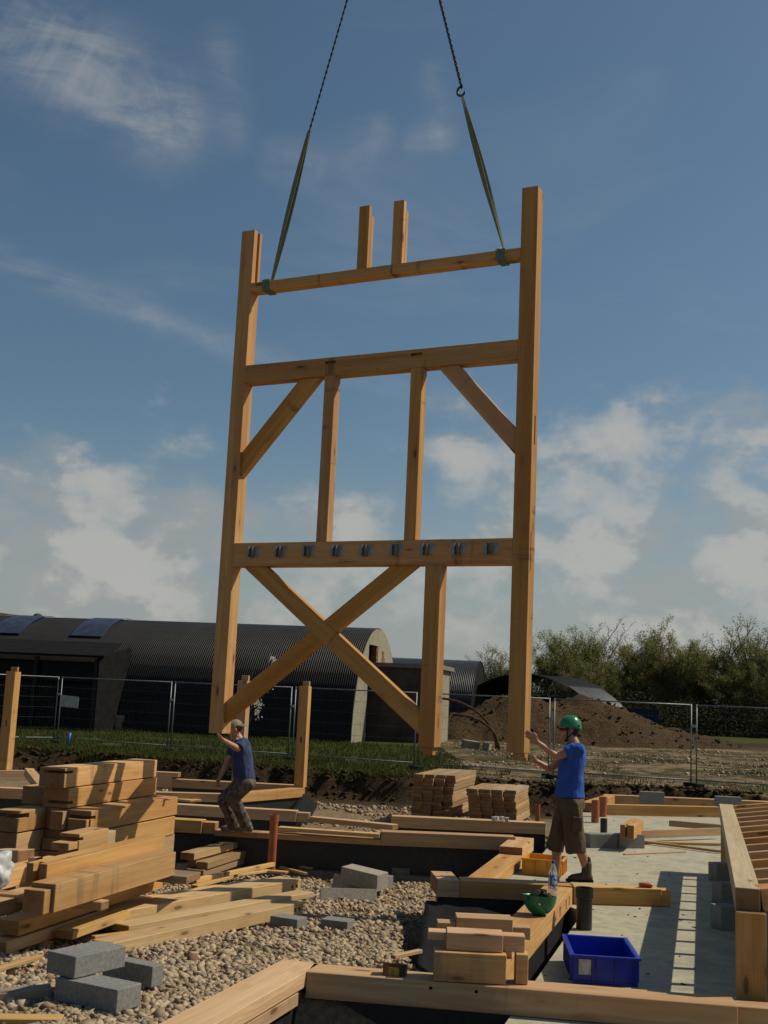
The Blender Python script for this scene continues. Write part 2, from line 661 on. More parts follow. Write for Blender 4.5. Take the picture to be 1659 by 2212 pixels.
def timber(name, A, B, w, h, mat='fir', side=1, parent=None, ends=(), cuts=(), drop=True, roll=0, bev=.004):
    """A->B is the top edge nearest the viewer; the timber runs w to its left (side=1) or right, h down"""
    A, B = Vector(A), Vector(B)
    d = B - A
    Ln = d.length
    x = d.normalized()
    s = Vector((0, 0, 1)).cross(x).normalized()
    z = x.cross(s)
    c = (A + B) / 2 + s * (side * w / 2) - (z * (h / 2) if drop else -z * (h / 2))
    me = timber_mesh(Ln, w, h, ends, cuts, bev)
    m = axes_mat(c, x, s, z)
    if roll:
        m = m @ Matrix.Rotation(roll, 4, 'X')
    return link(name, me, mat, parent, m)


# ------------------------------------------------------------------ ground
NV = Vector((.27, .963, 0)).normalized()      # run of the long foundation lines
MV = Vector((NV.y, -NV.x, 0))


def bank_y(x):
    return float(np.interp(x, [-40, -11, -8.3, -6.3, -4, -2, 0, 1.5, 5, 7.6, 10, 40], [34, 32.5, 33, 31.4, 30.3, 29.8, 29.1, 28.6, 28.0, 28.6, 27.6, 25]))


def slab_left(y):
    return float(np.interp(y, [6, 9.238, 12.3, 12.9, 13.5, 15.9, 16.2, 19, 24.5], [.34, 1.307, 2.22, 2.0, 1.62, 1.75, 2.3, 3.0, 4.3]))


def smoothstep(a, b, x):
    t = min(1, max(0, (x - a) / (b - a)))
    return t * t * (3 - 2 * t)


def heap_z(x, y):
    h = 0
    for cx, cy, rx, ry, hh in ((7.2, 58.5, 4.6, 5, 2.35), (10.5, 60, 6, 6, 2.3), (14.0, 63, 5.8, 6, 1.0), (4.6, 57.5, 3, 3.5, 1.35)):
        d = math.hypot((x - cx) / rx, (y - cy) / ry)
        h = max(h, hh * max(0, 1 - d ** 1.35))
    return h


def ground_z(x, y):
    zg = float(np.interp(y, [4, 6, 8, 10, 12, 14, 16, 18, 40], [-.06, -.08, -.13, -.27, -.40, -.48, -.54, -.6, -.6]))
    # hollow under the corner of the plates
    dep = smoothstep(.30, .55, x - max(0, (10.4 - y)) * .15) * smoothstep(9.3, 9.9, y) * (1 - smoothstep(12.6, 13.4, y))
    zg = zg * (1 - dep) + (-.62) * dep
    leg = -.42 + (y - 8.427) * .33
    dep = smoothstep(-.22, -.08, x - leg) * (1 - smoothstep(8.22, 8.42, y))
    zg = zg * (1 - dep) + (-.85) * dep
    by = bank_y(x)
    w = mnoise.noise(Vector((x * .8, y * .3, 1.7))) * .5 + mnoise.noise(Vector((x * 2.7, y, 5.1))) * .22
    t = smoothstep(by - 1.0 + w, by - .25 + w * .8, y)
    zf = .03 * mnoise.noise(Vector((x * .35, y * .35, 9))) + .02 * mnoise.noise(Vector((x * 1.3, y * 1.3, 3)))
    if x > 2 and y < 62:
        zf += .045 * mnoise.noise(Vector((x * .9, y * .55, 4))) * smoothstep(2, 5, x)
    z = zg * (1 - t) + zf * t
    if .02 < t < .98:
        z += .10 * mnoise.noise(Vector((x * 3.1, y * 3.1, 2))) + .06 * mnoise.noise(Vector((x * 8, y * 8, 6)))
    if t < .98:
        z += .025 * mnoise.noise(Vector((x * 2.2, y * 2.2, 8)))
    return z


def axis_pts(lo, hi, step, far):
    a = list(np.arange(lo, hi + 1e-6, step))
    s, v = step * 1.5, hi
    while v < far:
        v += s
        s *= 1.45
        a.append(v)
    s, v = step * 1.5, lo
    while v > -far:
        v -= s
        s *= 1.45
        a.insert(0, v)
    return np.array(a)


xs, ys = axis_pts(-13, 12, .16, 4000), axis_pts(3, 36, .16, 4000)
nx, ny = len(xs), len(ys)
V = np.zeros((ny, nx, 3), dtype=np.float32)
zone = np.zeros((ny, nx, 3), dtype=np.float32)
for j, y in enumerate(ys):
    for i, x in enumerate(xs):
        z = ground_z(x, y) if (-60 < x < 60 and 0 < y < 120) else 0.0
        V[j, i] = (x, y, z)
        by = bank_y(x)
        t = smoothstep(by - .6, by, y)
        # R gravel, G grass, B bare tan dirt
        zone[j, i, 0] = (1 - smoothstep(by - 3.4, by - 1.6, y))
        g = t * (1 - smoothstep(0.3, 3.0, x - .0 * (y - 30)) * (1 - smoothstep(60, 66, y - .35 * (x - 8))))
        zone[j, i, 1] = g
        zone[j, i, 2] = t * smoothstep(1.0, 3.5, x) * (1 - smoothstep(58, 64, y))
idx = np.arange(nx * ny).reshape(ny, nx)
F = np.stack([idx[:-1, :-1], idx[:-1, 1:], idx[1:, 1:], idx[1:, :-1]], -1).reshape(-1, 4)
gme = np_mesh('ground', V.reshape(-1, 3), F, True)
att = gme.attributes.new('zone', 'FLOAT_VECTOR', 'POINT')
att.data.foreach_set('vector', zone.reshape(-1))
t = MT('ground_soil')
v = t.coord('Object')
za = t.n('ShaderNodeAttribute', attribute_name='zone')
sp = t.n('ShaderNodeSeparateXYZ')
t.l(za.outputs['Vector'], sp.inputs[0])
n1 = t.noise(v, 2.1, 8, .65)
n2 = t.noise(v, 14, 8, .7)
n3 = t.noise(v, .33, 6, .6)
soil = t.mix(t.mr(n2, .3, .7), (.022, .014, .007), (.07, .046, .024))
tan = t.mix(t.mr(n2, .3, .72), (.16, .115, .065), (.30, .225, .135))
grav = t.mix(t.mr(n2, .3, .7), (.14, .10, .06), (.31, .225, .138))
grass = t.mix(t.mr(n1, .3, .7), (.035, .042, .010), (.07, .08, .018))
col = t.mix(t.math('MULTIPLY', sp.outputs[0], .95), soil, grav)
gm = t.mr(t.math('ADD', sp.outputs[1], t.math('MULTIPLY', t.math('SUBTRACT', n1, .5), .5)), .4, .6)
dirtm = t.mr(t.math('ADD', sp.outputs[2], t.math('MULTIPLY', t.math('SUBTRACT', n3, .5), .9)), .3, .7)
dirtc = t.mix(t.mr(t.math('ADD', t.math('MULTIPLY', n1, .55), t.math('MULTIPLY', n3, .45)), .44, .58), soil, tan)
dirtc = t.mix(t.mr(t.noise(v, .5, 6, .65), .50, .62), dirtc, grass)
col = t.mix(dirtm, col, dirtc)
col = t.mix(gm, col, grass)
t.col(col).set(Roughness=1.0)
t.bsdf.inputs['Specular IOR Level'].default_value = .1
t.bump(t.math('ADD', n2, n1), .9, .05)
ground = link('ground', gme, t.m)
tag(ground, kind='structure')

# concrete slab
bm = bmesh.new()
yy = [7.0, 9.238, 12.3, 12.9, 13.5, 15.9, 16.2, 19, 24.5]
ring = [(slab_left(y), y) for y in yy] + [(10.5, 25.0), (10.5, 7.0)]
top = [bm.verts.new((x, y, -.18)) for x, y in ring]
bot = [bm.verts.new((x, y, -.72)) for x, y in ring]
bm.faces.new(top[::-1] if False else top)
for i in range(len(top)):
    j = (i + 1) % len(top)
    bm.faces.new((top[i], top[j], bot[j], bot[i]))
bmesh.ops.recalc_face_normals(bm, faces=list(bm.faces))
tag(link('concrete_slab', to_me(bm), 'slab'), kind='structure')


# ------------------------------------------------------------------ loose stone
def stones(name, pts, rmin, rmax, mat, sub=0, zsq=.75, kind='stuff'):
    bm = bmesh.new()
    bmesh.ops.create_cube(bm, size=1.35)
    bmesh.ops.triangulate(bm, faces=list(bm.faces))
    bv = np.array([v.co[:] for v in bm.verts])
    bf = np.array([[v.index for v in f.verts] for f in bm.faces])
    bm.free()
    n = len(pts)
    nv = len(bv)
    pts = np.asarray(pts)
    r = rmin + (rmax - rmin) * rng.random(n) ** 2.6
    r = np.where(rng.random(n) < .006, r * 1.4 + .008, r)
    q = rng.normal(size=(n, 4))
    q /= np.linalg.norm(q, axis=1)[:, None]
    w, x, y, z = q.T
    R = np.stack([1 - 2 * (y * y + z * z), 2 * (x * y - z * w), 2 * (x * z + y * w), 2 * (x * y + z * w), 1 - 2 * (x * x + z * z),
                  2 * (y * z - x * w), 2 * (x * z - y * w), 2 * (y * z + x * w), 1 - 2 * (x * x + y * y)], -1).reshape(n, 3, 3)
    sc = np.stack([rng.uniform(.7, 1.35, n), rng.uniform(.6, 1.1, n), rng.uniform(.5, .9, n)], -1)
    jit = 1 + rng.normal(0, .16, size=(n, nv, 1)) + rng.normal(0, .22, size=(n, nv, 3))
    vv = bv[None] * jit * sc[:, None, :]
    vv = np.einsum('nij,nkj->nki', R, vv) * r[:, None, None]
    vv[:, :, 2] *= zsq
    vv += pts[:, None, :]
    vv[:, :, 2] += (r * .25)[:, None]
    ff = bf[None] + (np.arange(n) * nv)[:, None, None]
    me = np_mesh(name, vv.reshape(-1, 3), ff.reshape(-1, 3))
    ca = me.attributes.new('tone', 'FLOAT', 'POINT')
    ca.data.foreach_set('value', np.repeat(rng.random(n), nv).astype(np.float32))
    return tag(link(name, me, mat), kind=kind)


t = MT('crushed_stone')
a = t.n('ShaderNodeAttribute', attribute_name='tone').outputs['Fac']
v = t.coord('Object')
n2 = t.noise(v, 55, 4, .6)
c = t.mix(t.mr(a, .0, .8), (.25, .187, .12), (.45, .345, .228))
c = t.mix(t.mr(a, .86, .95), c, (.26, .235, .21))
c = t.mix(t.mr(a, .965, .975), c, (.20, .10, .07))
c = t.mix(t.math('MULTIPLY', t.mr(n2, .4, .75), .4), c, (.17, .125, .08))
t.col(c).set(Roughness=.95)
t.bsdf.inputs['Specular IOR Level'].default_value = .15
t.bump(n2, .4, .006)
M['stone'] = t.m

pts = []


def in_gravel(x, y):
    if x > slab_left(min(max(y, 6), 24)) - .25 and y > 8:
        return False
    leg = -.42 + (y - 8.427) * .33
    if y < 8.6 and x > leg - .25:
        return y > 8.45 and x < .9
    dep = smoothstep(.30, .55, x - max(0, (10.4 - y)) * .15) * smoothstep(9.3, 9.9, y) * (1 - smoothstep(12.6, 13.4, y))
    return dep < .35


for (y0, y1, dens) in ((5.2, 8, 2700), (8, 11, 2000), (11, 16, 950)):
    xa, xb = -.36 * y1 - .2, 2.2
    for _ in range(int((xb - xa) * (y1 - y0) * dens)):
        x, y = random.uniform(xa, xb), random.uniform(y0, y1)
        if x < -.36 * y - .3 or not in_gravel(x, y):
            continue
        if mnoise.noise(Vector((x * 1.1, y * 1.1, 3))) + .5 * mnoise.noise(Vector((x * 3, y * 3, 8))) > .18 and random.random() < .72:
            continue
        pts.append((x, y, ground_z(x, y)))
stones('gravel', pts, .005, .042, 'stone')
pts = []
for _ in range(9000):
    x, y = random.uniform(-8, 3.4), random.uniform(16.2, 29)
    if x > slab_left(min(y, 24)) - .1 and y < 25:
        continue
    if mnoise.noise(Vector((x * .6, y * .6, 0))) < -.15 or y > bank_y(x) - 1.7:
        continue
    pts.append((x, y, ground_z(x, y)))
for _ in range(3000):
    x, y = random.uniform(1.5, 16), random.uniform(29, 58)
    if mnoise.noise(Vector((x * .3, y * .3, 4))) < .0:
        continue
    pts.append((x, y, ground_z(x, y)))
stones('rubble', pts, .02, .075, 'stone')

# soil clods on the cut bank
t = MT('soil_clod')
v = t.coord('Object')
t.col(t.mix(t.mr(t.noise(v, 9, 6, .65), .3, .7), (.022, .014, .007), (.075, .05, .026))).set(Roughness=1)
t.bsdf.inputs['Specular IOR Level'].default_value = .1
M['clod'] = t.m
pts = []
for _ in range(2600):
    x = random.uniform(-12, 11)
    y = bank_y(x) - abs(random.gauss(0, .55)) + .15
    pts.append((x, y, ground_z(x, y)))
stones('soil_clods', pts, .02, .10, 'clod', zsq=.6)

pts = []
for _ in range(420):
    y = random.uniform(7.6, 22)
    x = slab_left(y) + random.random() ** 1.3 * 4.2 + .05
    pts.append((x, y, -.18))
stones('slab_debris', pts, .004, .022, 'clod', zsq=.4)

# spoil heap
bm = bmesh.new()
hx, hy = np.linspace(0, 26, 120), np.linspace(50, 74, 100)
grid = [[None] * len(hx) for _ in hy]
for j, y in enumerate(hy):
    for i, x in enumerate(hx):
        h = heap_z(x, y)
        if h > 0:
            h += .22 * mnoise.noise(Vector((x * .9, y * .9, 3))) + .14 * mnoise.noise(Vector((x * 2.3, y * 2.3, 7))) + .08 * mnoise.noise(Vector((x * 5, y * 5, 1)))
            h = max(h, -.05)
        grid[j][i] = bm.verts.new((x, y, h - .04))
for j in range(len(hy) - 1):
    for i in range(len(hx) - 1):
        bm.faces.new((grid[j][i], grid[j][i + 1], grid[j + 1][i + 1], grid[j + 1][i]))
bmesh.ops.delete(bm, geom=[f for f in bm.faces if all(v.co.z < -.03 for v in f.verts)], context='FACES')
t = MT('heap_soil')
v = t.coord('Object')
n1, n2 = t.noise(v, 1.6, 8, .65), t.noise(v, 9, 8, .7)
c = t.mix(t.mr(n2, .3, .72), (.045, .028, .014), (.125, .08, .042))
c = t.mix(t.math('MULTIPLY', t.mr(n1, .55, .75), .5), c, (.055, .065, .02))
t.col(c).set(Roughness=1)
t.bsdf.inputs['Specular IOR Level'].default_value = .1
t.bump(t.math('ADD', n2, n1), 1.0, .18)
M['heap'] = t.m
tag(link('spoil_heap', to_me(bm, smooth=True), t.m), 'large heap of excavated brown soil behind the wire fence', 'soil heap')
pts = []
for _ in range(900):
    x, y = random.uniform(2, 20), random.uniform(51, 66)
    h = heap_z(x, y)
    if h > .03:
        pts.append((x, y, h))
stones('heap_clods', pts, .03, .13, 'heap')

# grass blades (uncountable)
bv, bf, k = [], [], 0
for _ in range(52000):
    if random.random() < .8:
        x = random.uniform(-14, 2.6)
        y = bank_y(x) - .5 + random.random() ** 1.6 * 17
    else:
        x, y = random.uniform(2, 20), random.uniform(29, 44)
        if mnoise.noise(Vector((x * .5, y * .35, 7))) < .22:
            continue
    if mnoise.noise(Vector((x * .8, y * .8, 3))) < -.35:
        continue
    z = ground_z(x, y)
    h = random.uniform(.05, .15) * (1 + .9 * max(0, mnoise.noise(Vector((x * .4, y * .4, 1)))))
    an = random.uniform(0, PI)
    w = random.uniform(.008, .02)
    dx, dy = math.cos(an) * w, math.sin(an) * w
    lx, ly = random.gauss(0, .04), random.gauss(0, .04)
    bv += [(x - dx, y - dy, z - .02), (x + dx, y + dy, z - .02), (x + lx, y + ly, z + h)]
    bf.append((k, k + 1, k + 2))
    k += 3
M['grass'] = leafmat('grass_blade', (.035, .042, .007), (.075, .088, .016))
tag(link('grass', np_mesh('grass', bv, bf), 'grass'), kind='stuff')


# ------------------------------------------------------------------ timber frame on the crane
U = Vector((.9, -.436, 0)).normalized()
VV = Vector((-U.y, U.x, 0))
O = D('W', 1131.7, 1628, 13.0) * 1
# 'W' zoom is identity in the 1659 picture
frame = empty('timber_truss', (O.x, O.y, 0), math.atan2(U.y, U.x))
tag(frame, 'tall Douglas fir timber frame hanging from crane slings above the site', 'timber frame')
XA, YA, ZA = Vector((1, 0, 0)), Vector((0, 1, 0)), Vector((0, 0, 1))


def fpiece(name, p0, p1, w_v, h_p, v0, mat='fir_frame', cuts=(), ends=(), label=None):
    """frame member: centre line p0->p1 in (u,z); w_v thickness away from viewer from v0; h_p depth in the frame plane"""
    a, b = Vector((p0[0], 0, p0[1])), Vector((p1[0], 0, p1[1]))
    x = (b - a).normalized()
    y = YA
    z = x.cross(y)
    c = (a + b) / 2 + YA * (v0 + w_v / 2)
    me = timber_mesh((b - a).length, w_v, h_p, ends, cuts)
    o = link(name, me, mat, frame, axes_mat(c, x, y, z))
    if label:
        o['label'] = label
    return o


ZB, ZT = 1.345, 7.985
Lp = ZT - ZB
# posts stand along local X = up; local y = away, local z = x cross y = -u
rp = fpiece('post', (-.1, ZB), (-.1, ZT), .2, .2, 0,
            ends=[(-Lp / 2 - .085, -Lp / 2, -.055, .055, -.115 + .02, .085 - .04)],
            cuts=[(5.02 - ZB - Lp / 2 - .17, 5.02 - ZB - Lp / 2 + .17, -.02, .02, -.13, -.04),
                  (3.6 - ZB - Lp / 2 - .22, 3.6 - ZB - Lp / 2 + .22, -.05, -.025, -.13, -.04)], label='right-hand frame post with stained bands')
lp = fpiece('post', (-4.055, ZB), (-4.055, ZT), .2, .2, 0,
            cuts=[(7.24 - ZB - Lp / 2, Lp / 2 + .1, -.015, .045, -.13, -.055)])
fpiece('tie_beam', (-3.955, 7.178), (-.2, 7.178), .19, .115, .0)
fpiece('mid_rail', (-3.955, 5.985), (-.2, 5.985), .2, .235, 0.0,
       cuts=[(-2.693 + 2.0775 - .075, -2.693 + 2.0775 + .075, -.11, -.05, .03, .07), (-1.5 + 2.0775 - .075, -1.5 + 2.0775 + .075, -.11, -.05, .03, .07)])
jb = fpiece('joist_beam', (-3.955, 3.598), (-.2, 3.598), .2, .30, 0.0)
for uu in (-2.69, -1.494):
    fpiece('stud', (uu, 3.748), (uu, 5.8675), .15, .15, .004)
for uu in (-2.315, -1.83):
    st = fpiece('stub_post', (uu, 7.2355), (uu, 8.075), .075, .145, .0)
    h = 8.075 - 7.2355
    fpiece('stub_backing', (uu, 7.2355), (uu, 7.965), .07, .145, .0755)
fpiece('door_post', (-1.175, ZB), (-1.175, 3.448), .2, .196, 0,
       ends=[(-(3.448 - ZB) / 2 - .09, -(3.448 - ZB) / 2, -.05, .05, -.06, .06)])


def brace(p_a, p_b, q_a, q_b, v0, t, name='brace'):
    """brace polygon in the frame plane: edge p_a-p_b on one side, q_a-q_b on the other"""
    P = [Vector((x, 0, z)) for x, z in (p_a, p_b, q_b, q_a)]
    x = (P[1] - P[0]).normalized()
    c = sum(P, Vector()) / 4 + YA * (v0 + t / 2)
    m = axes_mat(c, x, YA, x.cross(YA))
    mi = m.inverted()
    bm = bmesh.new()
    f = [bm.verts.new(mi @ (p + YA * v0)) for p in P]
    b = [bm.verts.new(mi @ (p + YA * (v0 + t))) for p in P]
    bm.faces.new(f)
    bm.faces.new(b[::-1])
    for i in range(4):
        j = (i + 1) % 4
        bm.faces.new((f[j], f[i], b[i], b[j]))
    bmesh.ops.recalc_face_normals(bm, faces=list(bm.faces))
    bevel(bm, .004)
    return link(name, to_me(bm), 'fir_frame', frame, m)


brace((-3.15, 5.866), (-3.954, 4.95), (-2.845, 5.866), (-3.954, 4.61), .045, .1)
brace((-.955, 5.866), (-.201, 5.03), (-1.235, 5.866), (-.201, 4.715), .045, .1)
brace((-3.48, 3.447), (-1.275, 1.745), (-3.82, 3.447), (-1.275, 1.475), .036, .1)
brace((-1.74, 3.447), (-3.954, 1.745), (-1.39, 3.447), (-3.954, 1.475), .042, .1)
# bevelled joist hangers
for i in range(9):
    hu = -3.722 + i * .4005
    h = empty('joist_hanger')
    h.parent = frame
    h.location = (hu + .055, -.0015, 3.61)
    bm = bmesh.new()
    for s in (-1, 1):
        bm_box(bm, s * .027 - .0012, s * .027 + .0012, -.06, 0, -.055, .085)      # cheek
        bm_box(bm, min(s * .0285, s * .088), max(s * .0285, s * .088), -.0022, 0, -.045, .095)   # face flange
        bm_box(bm, s * .03 - .02, s * .03 + .02, -.004, -.0024, .045, .08)
    link('strap', to_me(bm), 'steel', h)
    bm = bmesh.new()
    bm_box(bm, -.0255, .0255, -.06, -.0025, -.057, -.0535)
    link('seat', to_me(bm), 'steel', h)
# grime bands where slings and clamps rubbed
for (post_u, z0, hh) in ():
    pass


# lifting gear, hangs in the frame's plane
def fw(u, v, z):
    return Vector((O.x, O.y, 0)) + U * u + VV * v + Vector((0, 0, z))


def plane_uz(x, y, vo):
    r = ray('W', x, y)
    o2 = Vector((O.x, O.y, 0))
    tt = ((o2 - EYEV).dot(VV) + vo) / r.dot(VV)
    return EYEV + r * tt


VM = .095
lk, rk = fw(-3.70, VM, 7.255), fw(-.44, VM, 7.255)
lj, rj = plane_uz(668, 284, VM), plane_uz(998, 205, VM)
lt, rt = plane_uz(750, 0, VM), plane_uz(950, 0, VM)
rcen = plane_uz(996.5, 186, VM)


def chain(p0, p1, label):
    d = (p1 - p0)
    Ln = d.length
    x = d.normalized()
    s = VV
    z = x.cross(s).normalized()
    s = z.cross(x)
    bm = bmesh.new()
    pitch, r = .042, .0085
    n = int(Ln / pitch)
    for i in range(n):
        c = p0 + x * (i * pitch)
        a = s if i % 2 else z
        a = (a * .8 + (z if i % 2 else s) * .6).normalized()
        loop = []
        for k in range(10):
            an = 2 * PI * k / 10
            loop.append(c + x * (math.cos(an) * (.032 if abs(math.cos(an)) > .5 else .026)) + a * (math.sin(an) * .0205))
        rings = []
        for k in range(10):
            t0 = (loop[(k + 1) % 10] - loop[k - 1]).normalized()
            b0 = x.cross(a).normalized()
            c0 = t0.cross(b0)
            rings.append([bm.verts.new(loop[k] + b0 * (math.cos(q) * r) + c0 * (math.sin(q) * r)) for q in (0, PI / 2, PI, 3 * PI / 2)])
        for k in range(10):
            for q in range(4):
                bm.faces.new((rings[k][q], rings[k][(q + 1) % 4], rings[(k + 1) % 10][(q + 1) % 4], rings[(k + 1) % 10][q]))
    bmesh.ops.recalc_face_normals(bm, faces=list(bm.faces))
    root = empty('lifting_chain', p0)
    tag(root, label, 'chain')
    me = to_me(bm, smooth=True)
    me.transform(Matrix.Translation(-p0))
    tag(link('links', me, 'chain', root), kind='stuff')
    return root


lc = chain(lj, lj + (lt - lj) * 1.5, 'dark steel lifting chain above the left green sling, no hook in view')
rc = chain(rcen, rcen + (rt - rcen) * 1.9, 'dark steel lifting chain with hook above the right green sling')
# hook of the right chain
bm = bmesh.new()
hd = (rt - rcen).normalized()
hp = []
for k in range(15):
    an = math.radians(80 + k * 20)
    hp.append(Vector((0, 0, -.07)) + U * (math.cos(an) * .052) + Vector((0, 0, 1)) * (math.sin(an) * .062))
bm_tube(bm, [Vector((0, 0, .03))] + hp, [.012] + [.015] * 13 + [.012, .007], 8)
link('hook', to_me(bm, smooth=True), 'chain', rc)


def sling(p0, p1, label, wmid, twist):
    root = empty('webbing_sling', p1)
    tag(root, label, 'lifting sling', 'slings lifting the frame')
    d = p1 - p0
    for s in (-1, 1):
        bm = bmesh.new()
        rows = []
        for i in range(25):
            t0 = i / 24
            c = p0 + d * t0 + U * (s * .012 * math.sin(PI * t0)) + VV * (s * .012)
            w = .010 + wmid * math.sin(PI * min(1, t0 * .9 + .06)) ** .8
            an = twist * (t0 - .5) * s * .8 + .25 * s
            side = U * math.cos(an) + VV * math.sin(an)
            nrm = d.normalized().cross(side).normalized()
            rows.append([bm.verts.new(c + side * (w * a) + nrm * (.004 * b) - p1) for a, b in ((-1, -1), (1, -1), (1, 1), (-1, 1))])
        for r0, r1 in zip(rows, rows[1:]):
            for q in range(4):
                bm.faces.new((r0[q], r0[(q + 1) % 4], r1[(q + 1) % 4], r1[q]))
        bm.faces.new(rows[0])
        bm.faces.new(rows[-1][::-1])
        bmesh.ops.recalc_face_normals(bm, faces=list(bm.faces))
        link('band', to_me(bm), 'sling', root)
    return root


ls = sling(lj + Vector((0, 0, .0)), lk, 'long green webbing sling choked on the low left end of the top beam', .026, 1.2)
rs = sling(rj, rk, 'green webbing sling twisted between the hook and the right end of top beam', .022, 2.6)


def wrap(root, u, label=None):
    bm = bmesh.new()
    c = Vector((u, 0, 0))
    for k, (v0, v1, z0, z1) in enumerate(((-.008, -.0015, 7.112, 7.243), (.1915, .198, 7.112, 7.243), (-.008, .198, 7.2435, 7.250), (-.008, .198, 7.1055, 7.112))):
        for w0, w1 in ((-.055, -.005), (.0, .05)):
            bm_box(bm, u + w0, u + w1, v0, v1, z0, z1 + (.0 if k else .0))
    m = Matrix.Translation(-root.location) @ frame_m
    me = to_me(bm)
    me.transform(m)
    link('wrap', me, 'sling_wrap', root)
    bm = bmesh.new()
    bm_tube(bm, [(u - .06, -.006, 7.235), (u - .02, .03, 7.262), (u + .0, .095, 7.275), (u + .03, .15, 7.262)], [.014, .017, .016, .012], 6)
    me = to_me(bm, smooth=True)
    me.transform(m)
    link('eye', me, 'sling_pale', root)


frame_m = Matrix.Translation((O.x, O.y, 0)) @ Matrix.Rotation(math.atan2(U.y, U.x), 4, 'Z')
wrap(ls, -3.72)
wrap(rs, -.45)

# ------------------------------------------------------------------ foundation plates
FIR_H = .175
GP = 'sole plates of the foundation'


def plate(name, A, B, w, h=FIR_H, label='', side=1, cat='timber beam', group=GP, mat='fir', **k):
    o = timber(name, A, B, w, h, mat, side, **k)
    tag(o, label, cat, group)
    return o


def up(p, z):
    return Vector((p.x, p.y, z))


def block_wall(A, B, w, z0, z1, side=1, inset=.045, mat='bitumen'):
    A, B = up(A, z1), up(B, z1)
    d = (B - A).normalized()
    s = Vector((0, 0, 1)).cross(d) * side
    o = timber('foundation_wall', A + s * inset, B + s * inset, w - 2 * inset, z1 - z0, mat, side, bev=.003)
    tag(o, kind='structure')
    return o


# near plate and the leg that meets it
A, B = G('Q6', 870, 640, 0), G('Q8', 1430, 1000, 0)
Lb = (B - A).length
plate('sole_plate', A + (B - A).normalized() * .003, B, .26, FIR_H, 'long fir plate with bolt holes running in front of the blue crate',
      ends=[(Lb / 2, Lb / 2 + .30, -.05, .128, -FIR_H / 2, FIR_H / 2 - .018)],
      cuts=[(x - .011, x + .011, -.14, -.06, zz - .011, zz + .011) for x, zz in ((-.58, .045), (-.27, .045))])
block_wall(A, B, .26, -.62, -.182)
A2, B2 = G('Q6', 870, 640, 0), G('Q6', 270, 985, 0)
dleg = (B2 - A2).normalized()
B2 = A2 + dleg * 3.2
A2b = A2 - dleg * .27
o = plate('sole_plate', up(A2b, 0), up(B2, 0), .285, .105, 'wide upper fir plate running towards the viewer along the gravel', side=-1)
tag(plate('sole_plate', up(A2 + dleg * .12, -.114), up(B2, -.114), .285, .085, 'lower fir plate under the wide plate, split by a groove', side=-1))
block_wall(A2, B2, .285, -.62, -.2, side=-1)
# M : plate across from the gravel to the helmet, with the corner piece at its left
MA, MB = G('Q3', 500, 876, 0), G('Q3', 1455, 920, 0)
plate('sole_plate', G('Q3', 315, 870, 0), MA + (G('Q3', 315, 870, 0) - MA).normalized() * .003, .62, FIR_H, 'square-ended corner plate with peg holes at the edge of the gravel',
      cuts=[(-.05, -.02, .0, .03, .03, .1), (.05, .08, -.15, -.12, .03, .1), (.04, .07, .2, .23, .03, .1)])
plate('sole_plate', MA, MB, .27, FIR_H, 'dark-fronted fir plate behind the bottle and upturned green helmet',
      cuts=[(.6, .62, -.2, .2, .06, .12)])
block_wall(G('Q3', 315, 870, 0), MB, .27, -.62, -.182)
# N : plate running towards the viewer under the helmet
NF, NN = up(G('Q7', 1430, 250, -.18), 0), up(G('Q7', 1060, 720, -.18), 0)
dn = (NN - NF).normalized()
NF2 = NF - dn * -.02
NN2 = NF + dn * ((NN - NF).length + 1.42)
plate('sole_plate', NF2, NN2, .30, FIR_H, 'fir plate running towards the viewer beneath the upturned helmet', side=-1,
      cuts=[(x - .03, x + .03, .12, .2, -.06, .04) for x in (-1.9, -1.2, -1.65)])
block_wall(NF2, NN2, .30, -.62, -.182, side=-1, inset=.06)
# P : from M back to L
P1, P0 = G('Q3', 740, 860, 0), G('Q3', 1110, 520, .08)
dp = (P1 - P0)
Pm = P0 + dp * .30
plate('sole_plate', up(P0, .075), up(Pm, .06), .30, .17, 'raised far block of the plate behind the yellow crate', side=-1)
plate('sole_plate', up(Pm, -.035), up(P0 + dp * .93, -.05), .30, .13, 'stepped low plate left of the yellow crate', side=-1)
block_wall(P0, P0 + dp * .9, .3, -.62, -.19, side=-1)
# L : line the camouflage man stands on
La, Lb_ = G('Q2', 265, 365, 0), G('Q2', 1365, 430, 0)
dl = (Lb_ - La).normalized()
Lc = G('Q3', 960, 515, .107)
plate('sole_plate', La, Lb_, .24, .075, 'low middle run of the long plate under the man in camouflage trousers')
plate('sole_plate', up(Lb_ + dl * .003, .107), up(Lc, .107), .24, .18, 'raised right end of the long plate, behind the gravel')
plate('sole_plate', up(La - dl * 1.3, .11), up(La - dl * .19, .11), .24, .17, 'raised left end of the long plate beside the timber pile',
      ends=[(.555, .735, -.07, .12, -.085, .065)])
block_wall(La - dl * 1.3, Lc, .24, -.62, -.078, inset=.03)
bmf = timber('footing', up(La - dl * 1.5 + Vector((0, -.16, 0)), -.46), up(Lc + Vector((.3, -.16, 0)), -.46), .55, .25, 'footing')
tag(bmf, kind='structure')
pb = timber('loose_plank', G('Q2', 680, 345, .08), G('Q2', 1355, 392, .08), .16, .05, 'fir', 1)
tag(pb, 'loose brown plank lying along the low run of the long plate', 'plank')
